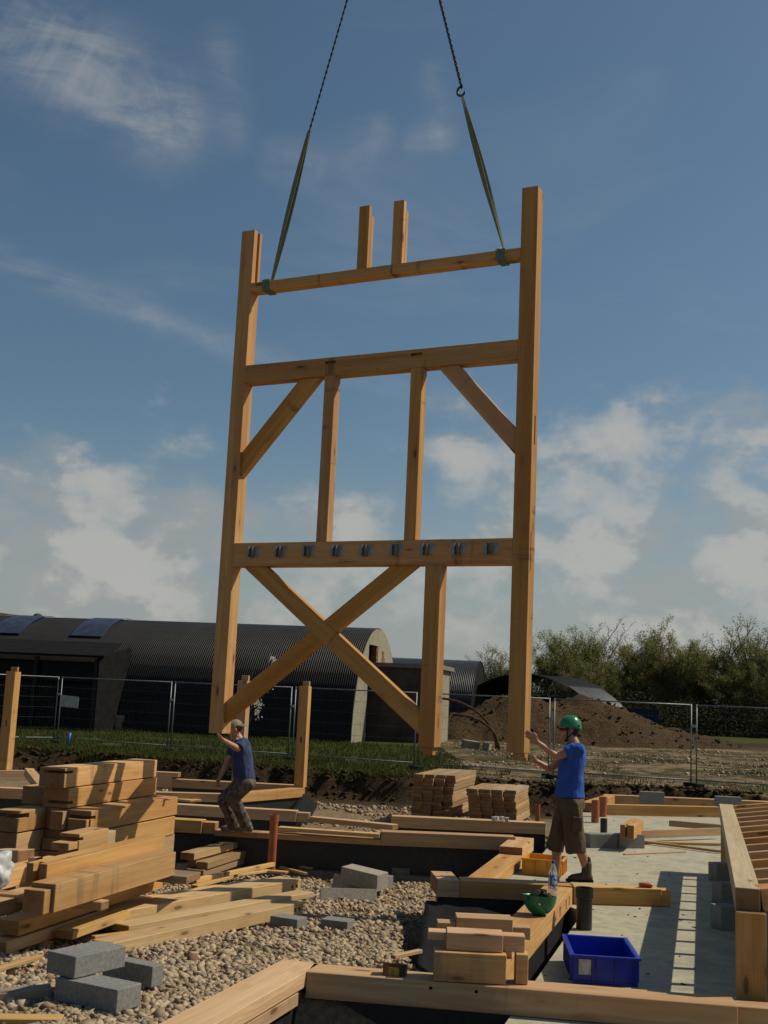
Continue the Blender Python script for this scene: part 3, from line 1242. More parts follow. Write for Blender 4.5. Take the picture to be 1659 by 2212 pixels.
# L2 : next line
a, b = G('Q2', -70, 190, 0), G('Q2', 805, 240, 0)
d2 = (b - a).normalized()
plate('sole_plate', a, b, .22, .17, 'second plate line, raised left part behind the camouflage man', ends=[((b - a).length / 2, (b - a).length / 2 + .2, -.06, .1, -.085, .06)])
c, d = up(b + d2 * .003 + Vector((0, .12, 0)), -.075), G('Q2', 1445, 332, -.075)
plate('sole_plate', up(b + d2 * .21, -.075), d, .2, .08, 'second plate line, thin low middle part over rubble')
e, f = G('Q3', -70, 340, 0), G('Q3', 1210, 400, 0)
plate('sole_plate', e, f, .24, .178, 'second plate line, thick right part in front of the board stacks')
block_wall(a, b, .22, -.62, -.172)
block_wall(e, f, .24, -.62, -.18)
# L3 with its notch, and the far plates
a, b = G('R1', 1270, 1320, 0), G('R2', 705, 1366, 0)
plate('sole_plate', a, b, .22, .17, 'far plate running behind the camouflage man to the standing post')
n3 = (b - a).normalized()
plate('sole_plate', up(a - n3 * 1.15, .13), up(a - n3 * .003, .13), .22, .3, 'notched far plate end behind the tall timber pile', ends=[(.575, .70, -.11, .11, .06, .15)])
block_wall(a, b, .22, -.62, -.172)
fa, fb = G('R2', 775, 1385, 0), G('R2', 270, 1424, 0)
df = (fb - fa).normalized()
plate('sole_plate', up(fa, 0), up(fb, 0), .20, .18, 'sunlit plate running forward from the foot of the standing post', side=-1)
block_wall(fa, fb, .2, -.62, -.185, side=-1)
a, b = G('R2', -390, 1415, 0), G('R2', 160, 1430, 0)
plate('sole_plate', a, b, .2, .15, 'short plate ending left of the camouflage man')
pp = timber('loose_plank', G('Q2', -240, 130, -.1), G('Q2', 105, 168, -.1), .3, .04, 'pale', 1)
tag(pp, 'pale plank lying between the far plates right of the timber pile', 'plank')
# left edge plates
a, b = G('Q1', -160, 168, 0), G('Q1', 235, 172, 0)
plate('sole_plate', a, b, .2, .2, 'far plate at the foot of the left edge post')
a, b = G('Q1', -160, 306, 0), G('Q1', 420, 332, 0)
plate('sole_plate', a, b, .22, .18, 'plate line passing behind the left of the timber pile')
block_wall(a, b, .22, -.62, -.182)
bq = timber('brace_offcut', G('Q1', 205, 150, .10), G('Q1', 330, 325, -.02) + Vector((.1, -.2, .0)), .18, .16, 'fir', 1)
tag(bq, 'short mitred brace offcut leaning on the far left plates', 'timber offcut')
# right hand far plates
a, b = G('Q4', 435, 225, 0.02), G('Q4', 1300, 245, 0.02)
plate('sole_plate', a, b, .2, .26, 'deep dark-fronted plate at the far side of the slab')
a, b = G('Q4', 415, 150, .0), G('Q4', 1700, 205, .0)
plate('sole_plate', a, b, .2, .17, 'farthest plate, behind the two standing concrete blocks')
a, b = G('Q4', 415, 150, 0.004), G('Q4', 265, 196, 0.004)
plate('sole_plate', a, b + (b - a) * .2, .22, .17, 'far corner plate behind the pair of orange pipes', side=1)

# cross plate K on the slab
a, b = G('Q4', 182, 850, 0), G('Q4', 850, 870, 0)
lk_ = (b - a).length
plate('sole_plate', a, b, .2, .178, 'cross plate on the slab that carries the red can',
      ends=[(lk_ / 2, lk_ / 2 + .11, -.085, .085, -.089, .078)])


# standing posts
def stand_post(P, zt, label, w=.2, tn=.1, rz=None, z0=0.002):
    root = empty('standing_post', (P.x, P.y, z0), math.atan2(MV.y, MV.x) if rz is None else rz)
    tag(root, label, 'timber post', 'posts already standing on the plates')
    h = zt - tn - z0
    R = Matrix.Translation((0, 0, h / 2)) @ Matrix.Rotation(-PI / 2, 4, 'Y')
    me = timber_mesh(h, w, w, cuts=[(-.12, .0, -w / 2 - .01, -w / 2 + .05, -.02, .02)])
    link('shaft', me, 'fir', root, R)
    bm = bmesh.new()
    bm_box(bm, -tn / 2, tn / 2, -.03, .03, -w / 2 + .01, w / 2 - .05)
    bevel(bm, .004)
    link('tenon', to_me(bm), 'fir', root, Matrix.Translation((0, 0, h + tn / 2)) @ Matrix.Rotation(-PI / 2, 4, 'Y'))
    return root


p = G('R2', 760, 1385, 0)
stand_post(p - MV * .1 + NV * .1, 2.114, 'tenoned fir post standing alone between the two workmen')
p = G('R2', 230, 1400, 0)
stand_post(D('R2', 300, 1390, 22.3) - MV * .1 + NV * .1, 2.16, 'tenoned fir post standing behind the man in camouflage trousers')
p = G('R1', 45, 1255, 0)
stand_post(p - MV * .1 + NV * .1, 2.147, 'tenoned fir post cut by the left edge of the view', .22)


# orange and black pipes
def pipe(P, r, z0, z1, mat, label, group=None, collar=True):
    root = empty('upright_pipe', (P.x, P.y, z0))
    tag(root, label, 'pipe', group)
    bm = bmesh.new()
    prof = [(r, 0), (r, z1 - z0 - .10)] + ([(r * 1.13, z1 - z0 - .09), (r * 1.13, z1 - z0)] if collar else [(r, z1 - z0)])
    prof += [(prof[-1][0] - .006, z1 - z0), (r - .006, z1 - z0 - .12), (r - .006, 0.02)]
    seg = 24
    rings = [[bm.verts.new((rr * math.cos(2 * PI * k / seg), rr * math.sin(2 * PI * k / seg), zz)) for k in range(seg)] for rr, zz in prof]
    for r0, r1 in zip(rings, rings[1:]):
        for k in range(seg):
            bm.faces.new((r0[k], r0[(k + 1) % seg], r1[(k + 1) % seg], r1[k]))
    link('barrel', to_me(bm, smooth=False), mat, root)
    return root


p = D('Q2', 642, 570, 15.2)
pipe(p, .052, p.z - .1, D('Q2', 642, 262, 15.2).z, 'orange_pipe', 'tall orange drain pipe upright between plank pile and long plate', 'orange drain pipes')
p = G('Q4', 348, 365, -.18)
pipe(p + Vector((0, .06, 0)), .07, -.18, .21, 'orange_pipe', 'left orange drain pipe of the pair rising from the slab', 'orange drain pipes', False)
p = G('Q4', 408, 320, -.18)
pipe(p + Vector((0, .06, 0)), .07, -.18, .185, 'orange_pipe', 'right orange drain pipe of the pair, behind the short black pipe', 'orange drain pipes')
p = G('Q4', 413, 445, -.18)
pipe(p + Vector((0, .05, 0)), .058, -.18, .055, 'black_pipe', 'short black pipe in front of the two orange pipes', None, False)
p = G('Q8', 268, 425, -.18)
pipe(p + Vector((0, .07, 0)), .074, -.18, .20, 'black_pipe', 'thick black pipe standing behind the blue crate', None)
p = G('Q3', 1165, 385, .0)
pipe(G('Q3', 1160, 372, -.25) + Vector((0, .3, 0)), .045, -.5, .0, 'orange_pipe', 'small orange pipe stub beside the shorter board stack', 'orange drain pipes', False)


# ------------------------------------------------------------------ timber pile at left
def PW(a, b, z):
    return NV * a + MV * b + Vector((0, 0, z))


def pile(a0, a1, b, z0, w, h, label, name='pile_beam', mat='fir', ends=(), cuts=(), yaw=0, cat='timber beam', group='timbers stacked in the pile', z1=None):
    """timber lying along the pile: near end a0, far end a1, right face at b, underside z0"""
    A, B = PW(a0, b, z0 + h), PW(a1, b + yaw, (z0 if z1 is None else z1) + h)
    o = timber(name, A, B, w, h, mat, 1, ends=ends, cuts=cuts)
    tag(o, label, cat, group)
    return o


def pl(a0, a1):
    return (a1 - a0) / 2


# front pair
h = pl(8.35, 10.5)
pile(8.35, 10.5, -4.85, .135, .215, .215, 'big front beam of the pile with a square tenon at its near end',
     ends=[(-h - .10, -h, -.075, .107, -.108, .07)])
h = pl(8.58, 10.72)
pile(8.58, 10.72, -5.075, .30, .19, .155, 'beam just behind the front beam with a forked near end', cuts=[(-h - .1, -h + .09, -.025, .03, -.2, .2)])
pile(9.1, 10.9, -5.09, .135, .19, .16, 'beam wedged beneath the forked beam of the pile')
# short tenoned block
h = pl(9.74, 10.28)
pile(9.74, 10.28, -5.46, .345, .2, .20, 'short pinkish block with a slotted end behind the forked beam', 'offcut_block',
     ends=[(-h - .16, -h, -.09, .085, -.03, .035)], cuts=[(-h - .02, -h + .07, -.12, .12, .04, .07)])
pile(10.25, 10.6, -5.55, .36, .14, .13, 'pale square offcut beyond the short pinkish block', 'offcut_block', mat='pale')
# main stack: rows from the bottom up
GZ = [-.33, -.115, .105, .335]
labs = ['right', 'middle', 'left']
for r, z0 in enumerate(GZ):
    for c in range(3):
        b = -6.30 - c * .285 + random.uniform(-.012, .012)
        a0 = 11.45 + [0, .0, -.5][c] + random.uniform(-.04, .05) + (.1 if r == 0 else 0)
        a1 = 13.55 + random.uniform(-.06, .06)
        h = pl(a0, a1)
        ends, cuts = (), ()
        if r == 3 and c == 0:
            cuts = [(-h - .1, -h + .10, -.2, .2, .02, .055), (-h - .1, -h + .12, -.2, .2, .055, .2)][:1]
            ends = [(-h - .06, -h, -.12, .10, -.105, .02)]
        if r == 3 and c == 1:
            ends = [(-h - .12, -h, -.13, .02, -.1, .09)]
        if r == 2 and c == 1:
            ends = [(-h - .05, -h, -.06, .13, -.1, .02)]
        if r == 3 and c == 2:
            cuts = [(-h - .1, -h + .2, -.2, .2, .03, .08)]
        pile(a0, a1, b, z0, .275, .215, '%s %s beam in the main stack under the topmost pair' % (['lowest', 'second-row', 'third-row', 'fourth-row'][r], labs[c]), ends=ends, cuts=cuts)
h = pl(11.47, 13.58)
pile(11.47, 13.58, -6.60, .56, .31, .205, 'lower beam of the topmost pair on the tall pile', cuts=[(-h - .1, -h + .1, -.2, .1, -.065, -.03)])
pile(11.40, 13.60, -6.625, .775, .31, .205, 'topmost beam of the tall pile with a slotted dark end', cuts=[(-h - .1, -h + .12, -.2, .12, .045, .075)])
pile(11.6, 13.2, -6.95, .56, .3, .19, 'beam lying left of the topmost pair')
# battens between rows
for (a, b0, z, lab) in ((12.05, -6.9, .535, 'near thin batten under the topmost pair'), (13.2, -6.9, .535, 'far thin batten under the topmost pair')):
    o = timber('batten', PW(a, b0, z + .022), PW(a, -6.24, z + .022), .05, .02, 'fir')
    tag(o, lab, 'batten', 'battens in the timber pile')
# lower beams on bearers
h = pl(8.0, 11.1)
pile(8.45, 11.0, -5.2, -.085, .2, .115, 'lower beam under the front pair, half in shade')
pile(8.05, 10.4, -5.56, -.02, .24, .12, 'pale flat beam at the left edge, pointing past the front tenon', mat='pale')
pile(7.7, 10.2, -5.83, .11, .2, .15, 'dark-fronted beam at the left edge beside the white bag')
pile(8.33, 9.95, -5.22, -.205, .22, .095, 'lowest beam of the front pile with a dark square end')
pile(8.95, 9.95, -5.0, -.185, .16, .07, 'thin yellow beam sticking out under the front beam', mat='pale')
for (a, b0, b1, z, lab) in ((8.92, -5.9, -4.78, .055, 'near bearer stub under the front beam'), (10.44, -5.9, -4.72, .06, 'far bearer offcut jutting out under the front beam')):
    o = timber('bearer', PW(a, b0, z + .07), PW(a + .06, b1, z + .07), .14 if a < 10 else .36, .068, 'weathered' if a > 10 else 'fir')
    tag(o, lab, 'timber offcut', 'bearers under the front pile')
o = timber('bearer', PW(8.86, -5.95, -.205), PW(8.86, -5.16, -.205), .07, .05, 'fir')
tag(o, 'low batten bearer beneath the lowest front beam', 'timber offcut', 'bearers under the front pile')
# long planks with bolt holes, each pair of holes through the far end
hole = lambda hl, y: [(hl - .19, hl - .155, -.2, -.05, -.02, .02), (hl - .10, hl - .065, -.2, -.05, -.02, .02)]


def plank(A, B, w, h, label, mat='pale', holes=False, drop=.0):
    A, B = Vector(A), Vector(B)
    Ln = (B - A).length
    o = timber('long_plank', A, B, w, h, mat, 1, cuts=hole(Ln / 2, 0) if holes else (), bev=.006)
    tag(o, label, 'plank', 'long pale planks beside the pile')
    return o


p3a, p3b = up(G('Q5', 825, 630, -.3), -.165), up(G('Q2', 850, 930, -.40), -.265)
plank(p3a, p3b, .22, .125, 'nearest long pale plank with two bolt holes at its far end', holes=True)
p1a, p1b = up(G('Q5', 880, 380, -.25), -.12), up(G('Q2', 835, 765, -.28), -.16)
plank(p1a, p1b, .3, .135, 'long waney yellow plank with two bolt holes, second from the gravel', holes=True)
p2a, p2b = up(G('Q5', 945, 440, -.25), -.175), up(G('Q6', 920, 140, -.28), -.235)
plank(p2a, p2b, .2, .06, 'thin pale plank between the two bolt-holed planks')
plank(up(p1a + MV * -.30 + NV * .25, -.16), up(p1b + MV * -.33 - NV * .25, -.19), .26, .1, 'pale plank lying behind the waney yellow plank')
plank(up(p1a + MV * -.05 + NV * .1, -.26), up(p1b + MV * .02 - NV * .05, -.31), .26, .12, 'plank lying underneath the waney yellow plank')
o = timber('batten', PW(11.6, -5.1, -.06), G('Q2', 665, 580, -.2), .05, .05, 'pale', 1)
tag(o, 'thin pale batten lying across the long planks', 'batten', 'battens in the timber pile')
o = timber('bearer', PW(9.5, -5.6, -.25), PW(9.55, -4.5, -.30), .09, .08, 'fir')
tag(o, 'dark bearer under the near ends of the long planks', 'timber offcut', 'bearers under the front pile')
# small stack of short planks
sp = [(13.88, 15.25, -6.02, -.44, .24, .09, 0, 'lower right short plank of the small stack'),
      (13.95, 15.3, -6.0, -.345, .15, .085, 0, 'right short plank on the small stack'),
      (13.9, 15.2, -6.27, -.44, .2, .09, 0, 'lower left short plank of the small stack'),
      (13.98, 15.2, -6.17, -.335, .12, .09, 0, 'middle short plank of the small stack'),
      (13.86, 15.22, -6.15, -.235, .19, .085, .03, 'top short plank of the small stack by the orange pipe')]
for a0, a1, b, z, w, h, yw, lab in sp:
    pile(a0, a1, b, z, w, h, lab, 'short_plank', 'board', yaw=yw, cat='plank', group='short planks in the small stack')
# scraps on the gravel at the left and elsewhere
scr = [(('Q5', -60, 905, -.1), ('Q5', 380, 865, -.08), .15, .10, 'weathered', 'greenish plank end lying left of the grey blocks'),
       (('Q5', -60, 1085, -.1), ('Q5', 450, 1092, -.1), .12, .03, 'pale', 'thin plank at the lower left corner of the gravel'),
       (('Q5', -30, 715, -.12), ('Q5', 315, 610, -.12), .05, .03, 'pale', 'thin pale lath behind the grey blocks'),
       (('Q2', 690, 615, -.44), ('Q2', 860, 660, -.44), .05, .03, 'pale', 'short lath on the gravel beside the orange pipe'),
       (('Q2', 250, 690, -.42), ('Q2', 640, 640, -.44), .07, .03, 'pale', 'pale board scrap lying between small stack and long planks'),
       (('Q2', 150, 745, -.40), ('Q2', 470, 655, -.43), .09, .035, 'pale', 'wider pale board scrap behind the waney plank'),
       (('Q2', 560, 640, -.44), ('Q2', 735, 655, -.44), .12, .03, 'pale', 'broad pale board end behind the bolt-holed plank'),
       (('Q7', -40, 690, -.15), ('Q7', 190, 640, -.15), .05, .03, 'fir', 'short lath on the stones left of the tenoned stack'),
       (('Q5', 700, 470, -.2), ('Q5', 1000, 430, -.22), .05, .03, 'fir', 'dark lath in the shade under the plank ends'),
       (('Q2', 690, 590, -.44), ('Q2', 905, 625, -.44), .045, .03, 'pale', 'longer lath on the gravel beside the orange pipe')]
for a, b, w, h, mt, lab in scr:
    o = timber('wood_scrap', up(G(*a), a[3] + .02), up(G(*b), b[3] + .02), w, h, mt)
    tag(o, lab, 'wood scrap', 'scraps of wood on the gravel')
# tenoned piece at left edge and white bag
h = .4
o = timber('timber_offcut', D('Q1', -90, 830, 11.2), D('Q1', 150, 835, 11.0), .2, .12, 'fir', 1, ends=[(.3, .39, -.08, .02, -.05, .0)])
tag(o, 'tenoned offcut at the left edge above the white bag', 'timber offcut')
bm = bmesh.new()
bmesh.ops.create_icosphere(bm, subdivisions=4, radius=1)
for v in bm.verts:
    q = v.co.copy()
    v.co = Vector((q.x * .17, q.y * .15, q.z * (.16 if q.z > 0 else .12))) * (1 + .4 * mnoise.noise(q * 1.6) + .12 * mnoise.noise(q * 3.6) + .04 * abs(mnoise.noise(q * 8)))
M['bag'] = plain('white_bag_plastic', (.42, .42, .42), .5, 0, .15, 6, .4)
o = link('plastic_bag', to_me(bm, smooth=True), 'bag')
o.location = D('Q1', -62, 1015, 9.0)
tag(o, 'white plastic bag at the left edge beside the pile', 'bag')

# ------------------------------------------------------------------ concrete blocks
NB = [0]


def cblock(c, size, rz, label, mat='block', tilt=(0, 0)):
    bm = bmesh.new()
    sx, sy, sz = size
    bm_box(bm, -sx / 2, sx / 2, -sy / 2, sy / 2, -sz / 2, sz / 2)
    bmesh.ops.bevel(bm, geom=list(bm.edges), offset=.006, segments=2, profile=.5, affect='EDGES')
    o = link('concrete_block', to_me(bm), mat)
    o.location = c
    o.rotation_euler = (tilt[0], tilt[1], rz)
    tag(o, label, 'concrete block', 'loose concrete blocks')
    return o


def block_px(n, bl, br, z0, h, d, label, mat='block', lift=0, tilt=(0, 0), ln=None):
    """front bottom edge bl->br on level z0, depth d away, height h"""
    a, b = G(n, *bl, z0), G(n, *br, z0)
    x = (b - a).normalized()
    y = Vector((0, 0, 1)).cross(x)
    c = (a + b) / 2 + y * d / 2 + Vector((0, 0, h / 2 + lift))
    return cblock(c, (ln or (b - a).length, d, h), math.atan2(x.y, x.x), label, mat, tilt)


block_px('Q5', (395, 925), (855, 1025), -.1, .14, .23, 'lower of two stacked grey concrete blocks on the near gravel')
block_px('Q5', (338, 718), (545, 768), .045, .135, .45, 'upper grey concrete block turned end-on over another block')
block_px('Q5', (640, 800), (1010, 880), -.1, .138, .12, 'grey concrete block behind the two stacked near blocks', lift=.0)
bpy.data.objects['concrete_block.002'].location += Vector((.06, .17, 0))
block_px('Q2', (625, 1050), (805, 1078), -.45, .165, .2, 'dark-fronted grey block on the gravel by the nearest plank end')
block_px('Q2', (960, 1060), (1140, 1082), -.45, .15, .2, 'grey block half sunk in gravel right of the dark-fronted block')
cblock(G('Q2', 1255, 700, -.3) + Vector((0, .22, 0)), (.56, .22, .2), -.65, 'upper tan-topped block of the heap in mid gravel', 'block_tan', (.08, .06))
cblock(G('Q2', 1280, 740, -.47) + Vector((0, .3, .02)), (.6, .25, .18), -.55, 'block lying under the tan-topped block', 'block')
cblock(G('Q2', 1470, 660, -.45) + Vector((0, .2, 0)), (.4, .22, .15), -.75, 'block at the back right of the heap in mid gravel', 'block')
cblock(G('Q2', 1210, 735, -.4) + Vector((0, .05, 0)), (.62, .07, .17), -.27, 'pale thin slab leaning on the block heap', 'block_tan', (-.35, .06))
cblock(G('Q2', 1150, 800, -.43) + Vector((0, .0, 0)), (.66, .075, .15), .07, 'pale kerb-like slab lying in front of the block heap', 'block_tan', (-.5, .0))
# on the far plates and slab
a, b = G('Q4', 690, 220, 0.02), G('Q4', 872, 228, 0.02)
for (x0, x1, yb, yt, lab) in ((690, 872, 222, 125, 'grey concrete block standing on the far plates nearer the workman'), (1266, 1460, 240, 162, 'grey concrete block standing on the far plates near the joist panel')):
    P, Q = D('Q4', x0, yb, 24.2), D('Q4', x1, yb + 8, 24.2)
    T = D('Q4', x0, yt, 24.2)
    hh = T.z - P.z
    cblock((P + Q) / 2 + Vector((0, .08, hh / 2 + .0)), ((Q - P).length, .14, hh), 0, lab, 'block')
P, Q = G('Q4', 285, 562, -.18), G('Q4', 710, 562, -.18)
cblock((P + Q) / 2 + Vector((-.2, .11, .1)), ((Q - P).length * .5, .2, .2), math.atan2((Q - P).y, (Q - P).x), 'left concrete block on the slab behind the workman', 'block')
cblock((P + Q) / 2 + Vector((.24, .23, .1)), ((Q - P).length * .46, .2, .2), math.atan2((Q - P).y, (Q - P).x), 'right concrete block on the slab under the short post', 'block')
for (p, lab) in ((('Q4', 1265, 815), 'farthest of three blocks standing in the shade under the joist panel'), (('Q4', 1300, 985), 'middle of three blocks standing in the shade under the joist panel'), (('Q8', 1295, 420), 'nearest of three blocks standing in the shade under the joist panel')):
    c = G(*p, -.18)
    cblock(c + Vector((.08, .1, .11)), (.22, .2, .22), .27, lab, 'block')

# sawn pieces lying on the slab
P = G('Q4', 530, 490, 0.03)
o = timber('post_offcut', D('Q4', 640, 385, 17.35), D('Q4', 712, 340, 19.0), .2, .2, 'fir', 1, cuts=[(-2, -.6, .0, .03, -.2, .2)])
tag(o, 'short grooved post lying on the block behind the workman', 'timber offcut')
for (a, b, w, h, lab) in ((('Q4', 650, 425, 0.0), ('Q4', 1300, 403, .0), .05, .12, 'sunlit plank on edge reaching from the short post to the joist panel'),
                          (('Q4', 712, 505, -.14), ('Q4', 1300, 520, -.14), .05, .035, 'upper thin lath on the sunny slab'),
                          (('Q4', 712, 500, -.13), ('Q4', 1300, 575, -.13), .05, .035, 'crossing thin lath on the sunny slab'),
                          (('Q4', 570, 600, -.16), ('Q4', 1040, 580, -.16), .04, .02, 'lowest thin lath on the sunny slab'),
                          (('Q4', 905, 345, .0), ('Q4', 1300, 378, .0), .05, .1, 'pale plank leaning on the deep far plate')):
    o = timber('plank_length', G(*a), G(*b), w, h, 'fir')
    tag(o, lab, 'plank', 'planks and laths on the slab')

# stack of tenoned offcuts on the near plates
st = []


def stackpiece(P, Q, w, h, label, ends=(), cuts=(), mat='fir'):
    o = timber('tenoned_block', P, Q, w, h, mat, 1, ends=ends, cuts=cuts)
    tag(o, label, 'timber block', 'tenoned blocks stacked by the helmet')


y0 = 8.30
A, B = D('Q7', 285, 635, y0), D('Q7', 885, 685, y0 - .02)
stackpiece(up(A, A.z), up(B, A.z), .2, A.z - .004, 'large dark block at the bottom of the tenoned stack',
           ends=[(.315, .40, -.06, .09, -(A.z) / 2, A.z / 2 - .0)])
zt2 = A.z + .002
A2_, B2_ = D('Q7', 388, 475, y0 + .06), D('Q7', 857, 515, y0 + .04)
hh = A2_.z - zt2
ln = (up(A2_, 0) - up(B2_, 0)).length
stackpiece(up(A2_, A2_.z), up(B2_, A2_.z), .2, hh, 'middle yellow block with a tenon at each end in the stack',
           ends=[(-ln / 2 - .13, -ln / 2, -.05, .08, -hh / 2 + .05, hh / 2 - .01), (ln / 2, ln / 2 + .155, -.05, .08, -hh / 2, hh / 2 - .01)])
A3, B3 = D('Q7', 470, 350, 9.1), D('Q7', 938, 375, 9.1)
ln = (A3 - B3).length
stackpiece(up(A3, A3.z), up(B3, A3.z), .2, .20, 'back block with a low tenon at each end in the stack',
           ends=[(-ln / 2 - .14, -ln / 2, -.06, .08, -.08, .05), (ln / 2, ln / 2 + .14, -.06, .08, -.05, .04)])
stackpiece(up(A3 + Vector((0, .02, 0)), A3.z - .202), up(B3 + Vector((0, .02, 0)), A3.z - .202), .2, max(.05, A3.z - .203), 'lower block beneath the back block of the stack')
for o in [x for x in bpy.data.objects if x.name.startswith('tenoned_block')]:
    pass

# ------------------------------------------------------------------ polythene
def sheet(name, corners, label, nxs=16, nys=16, amp=.03, zf=None):
    bm = bmesh.new()
    g = []
    a, b, c, d = [Vector(q) for q in corners]
    for j in range(nys + 1):
        row = []
        for i in range(nxs + 1):
            s, r = i / nxs, j / nys
            p = (a * (1 - s) + b * s) * (1 - r) + (d * (1 - s) + c * s) * r
            p.z += amp * mnoise.noise(p * 3.2) + amp * .6 * mnoise.noise(p * 8)
            row.append(bm.verts.new(p))
        g.append(row)
    for j in range(nys):
        for i in range(nxs):
            bm.faces.new((g[j][i], g[j][i + 1], g[j + 1][i + 1], g[j + 1][i]))
    o = link(name, to_me(bm, smooth=True), 'plastic_black')
    md = o.modifiers.new('s', 'SOLIDIFY')
    md.thickness = .002
    tag(o, label, 'plastic sheet', 'black polythene sheets')
    return o


sheet('plastic_sheet', [(-.85, 5.4, -.5), (.42, 5.4, -.52), (.60, 8.05, -.42), (-.42, 8.1, -.3)], 'black polythene in the pit below the near plate')
sheet('plastic_sheet', [(.42, 9.55, -.18), (1.22, 9.5, -.4), (1.75, 12.62, -.3), (.62, 12.66, -.2)], 'black polythene between the gravel and the helmet plate', amp=.05)
sheet('plastic_sheet', [(-1.5, 21.6, -.35), (-1.15, 21.6, -.5), (-1.05, 23.6, -.3), (-1.35, 23.7, -.12)], 'scrap of black polythene hanging at the foot of the lone post', 6, 6)

# ------------------------------------------------------------------ joist panel (cassette)
cas = empty('floor_cassette', (2.72, 8.36, -.18))
tag(cas, 'raised floor panel of close-set joists on legs over the slab', 'joist panel')
ZC = .69


def cpiece(name, A, B, w, h, mat='fir', side=1, ends=(), cuts=()):
    return timber(name, A - cas.location, B - cas.location, w, h, mat, side, parent=cas, ends=ends, cuts=cuts)


n_near, n_far = G('Q4', 1410, 868, ZC), G('Q4', 1295, 225, ZC)
r_near, r_far = G('Q4', 1600, 868, ZC), G('Q4', 1390, 225, ZC)
cd = (r_far - r_near).normalized()
cs = Vector((cd.y, -cd.x, 0))
pw = (r_near - n_near).dot(cs)
cpiece('edge_beam', r_near, r_far, pw, .15, 'pale_dry', 1)
jd = Vector((1, -.03, .125)).normalized()
cpiece('end_beam', r_near + cs * .003 + jd * .0 + Vector((0, .003, .0)), r_near + cs * .003 + jd * 3.0, .2, .15, 'fir', 1)
Ltot = (r_far - r_near).length
for i in range(13):
    p = r_near + cd * (.55 + i * (Ltot - .62) / 12)
    p = up(p, ZC - .012)
    cpiece('joist', p + jd * .006, p + jd * 3.0, .05, .14, 'fir', 1)
for k in range(8):      # boards fixed under the joists
    q = r_near + cs * (.17 + k * .33) + cd * .25
    q.z = ZC - .012 - .145 + (.17 + k * .33) * .125
    e = q + cd * (Ltot - .5)
    cpiece('lining_board', q, e, .32, .018, 'board', -1)
leg = up(n_near + cs * .0 + cd * .04, 0)
for (q, hh) in ((n_near + cs * .0 + cd * .005 + cs * .0, 1), (n_far - cd * .25, 1), (n_near + cs * 2.6 + cd * .02, 1.4), (n_far + cs * 2.5 - cd * .3, 1.4)):
    zt = ZC - .152 + (0 if hh == 1 else .30)
    bm = bmesh.new()
    Ll = zt + .18
    me = timber_mesh(Ll, .2, .2)
    o = link('leg', me, 'fir', cas, Matrix.Translation(-cas.location) @ axes_mat(up(q + cs * .105 + cd * .1, (zt - .18) / 2), Vector((0, 0, 1)), cd, -cs))


# ------------------------------------------------------------------ crates, bottle, helmet and small things
def crate(c, rz, sx, sy, h, mat, label, lab_panel=True):
    root = empty('plastic_crate', c, rz)
    tag(root, label, 'crate')
    t = .012
    bm = bmesh.new()
    bm_box(bm, -sx / 2, sx / 2, -sy / 2, -sy / 2 + t, 0, h)
    bm_box(bm, -sx / 2, sx / 2, sy / 2 - t, sy / 2, 0, h)
    bm_box(bm, -sx / 2, -sx / 2 + t, -sy / 2 + t, sy / 2 - t, 0, h)
    bm_box(bm, sx / 2 - t, sx / 2, -sy / 2 + t, sy / 2 - t, 0, h)
    link('wall', to_me(bm), mat, root)
    bm = bmesh.new()
    bm_box(bm, -sx / 2 + t, sx / 2 - t, -sy / 2 + t, sy / 2 - t, .004, .014)
    link('base', to_me(bm), mat, root)
    bm = bmesh.new()
    rw = .022
    for (x0, x1, y0, y1) in ((-sx / 2 - rw, sx / 2 + rw, -sy / 2 - rw, -sy / 2 + .004), (-sx / 2 - rw, sx / 2 + rw, sy / 2 - .004, sy / 2 + rw),
                             (-sx / 2 - rw, -sx / 2 + .004, -sy / 2 + .004, sy / 2 - .004), (sx / 2 - .004, sx / 2 + rw, -sy / 2 + .004, sy / 2 - .004)):
        bm_box(bm, x0, x1, y0, y1, h - .012, h + .004)
    link('rim', to_me(bm), mat, root)
    bm = bmesh.new()
    nrib = 9
    for k in range(nrib):
        y = -sy / 2 + .05 + k * (sy - .1) / (nrib - 1)
        for s in (-1, 1):
            bm_box(bm, *(sorted((s * sx / 2 + s * .0005, s * (sx / 2 + .017)))), y - .004, y + .004, h * .08, h - .013)
    for k in (-.47, -.2, .16, .47):
        x = k * sx
        for s in (-1, 1):
            bm_box(bm, x - .005, x + .005, *(sorted((s * sy / 2 + s * .0005, s * (sy / 2 + .017)))), h * .03, h - .013)
    for s in (-1, 1):
        bm_box(bm, -sx / 2, sx / 2, *(sorted((s * sy / 2 + s * .0005, s * (sy / 2 + .012)))), h * .02, h * .1)
    link('ribs', to_me(bm), mat, root)
    x0, x1 = -.14 * sx, .12 * sx
    for s in (-1, 1):
        bm = bmesh.new()
        bm_box(bm, x0, x1, *(sorted((s * (sy / 2 + .001), s * (sy / 2 + .02)))), h * .55, h - .013)
        link('handle', to_me(bm), mat, root)
    if lab_panel:
        bm = bmesh.new()
        bm_box(bm, -.41 * sx, -.22 * sx, -sy / 2 - .004, -sy / 2 - .001, h * .32, h * .86)
        link('paper_label', to_me(bm), 'paper', root)
    return root


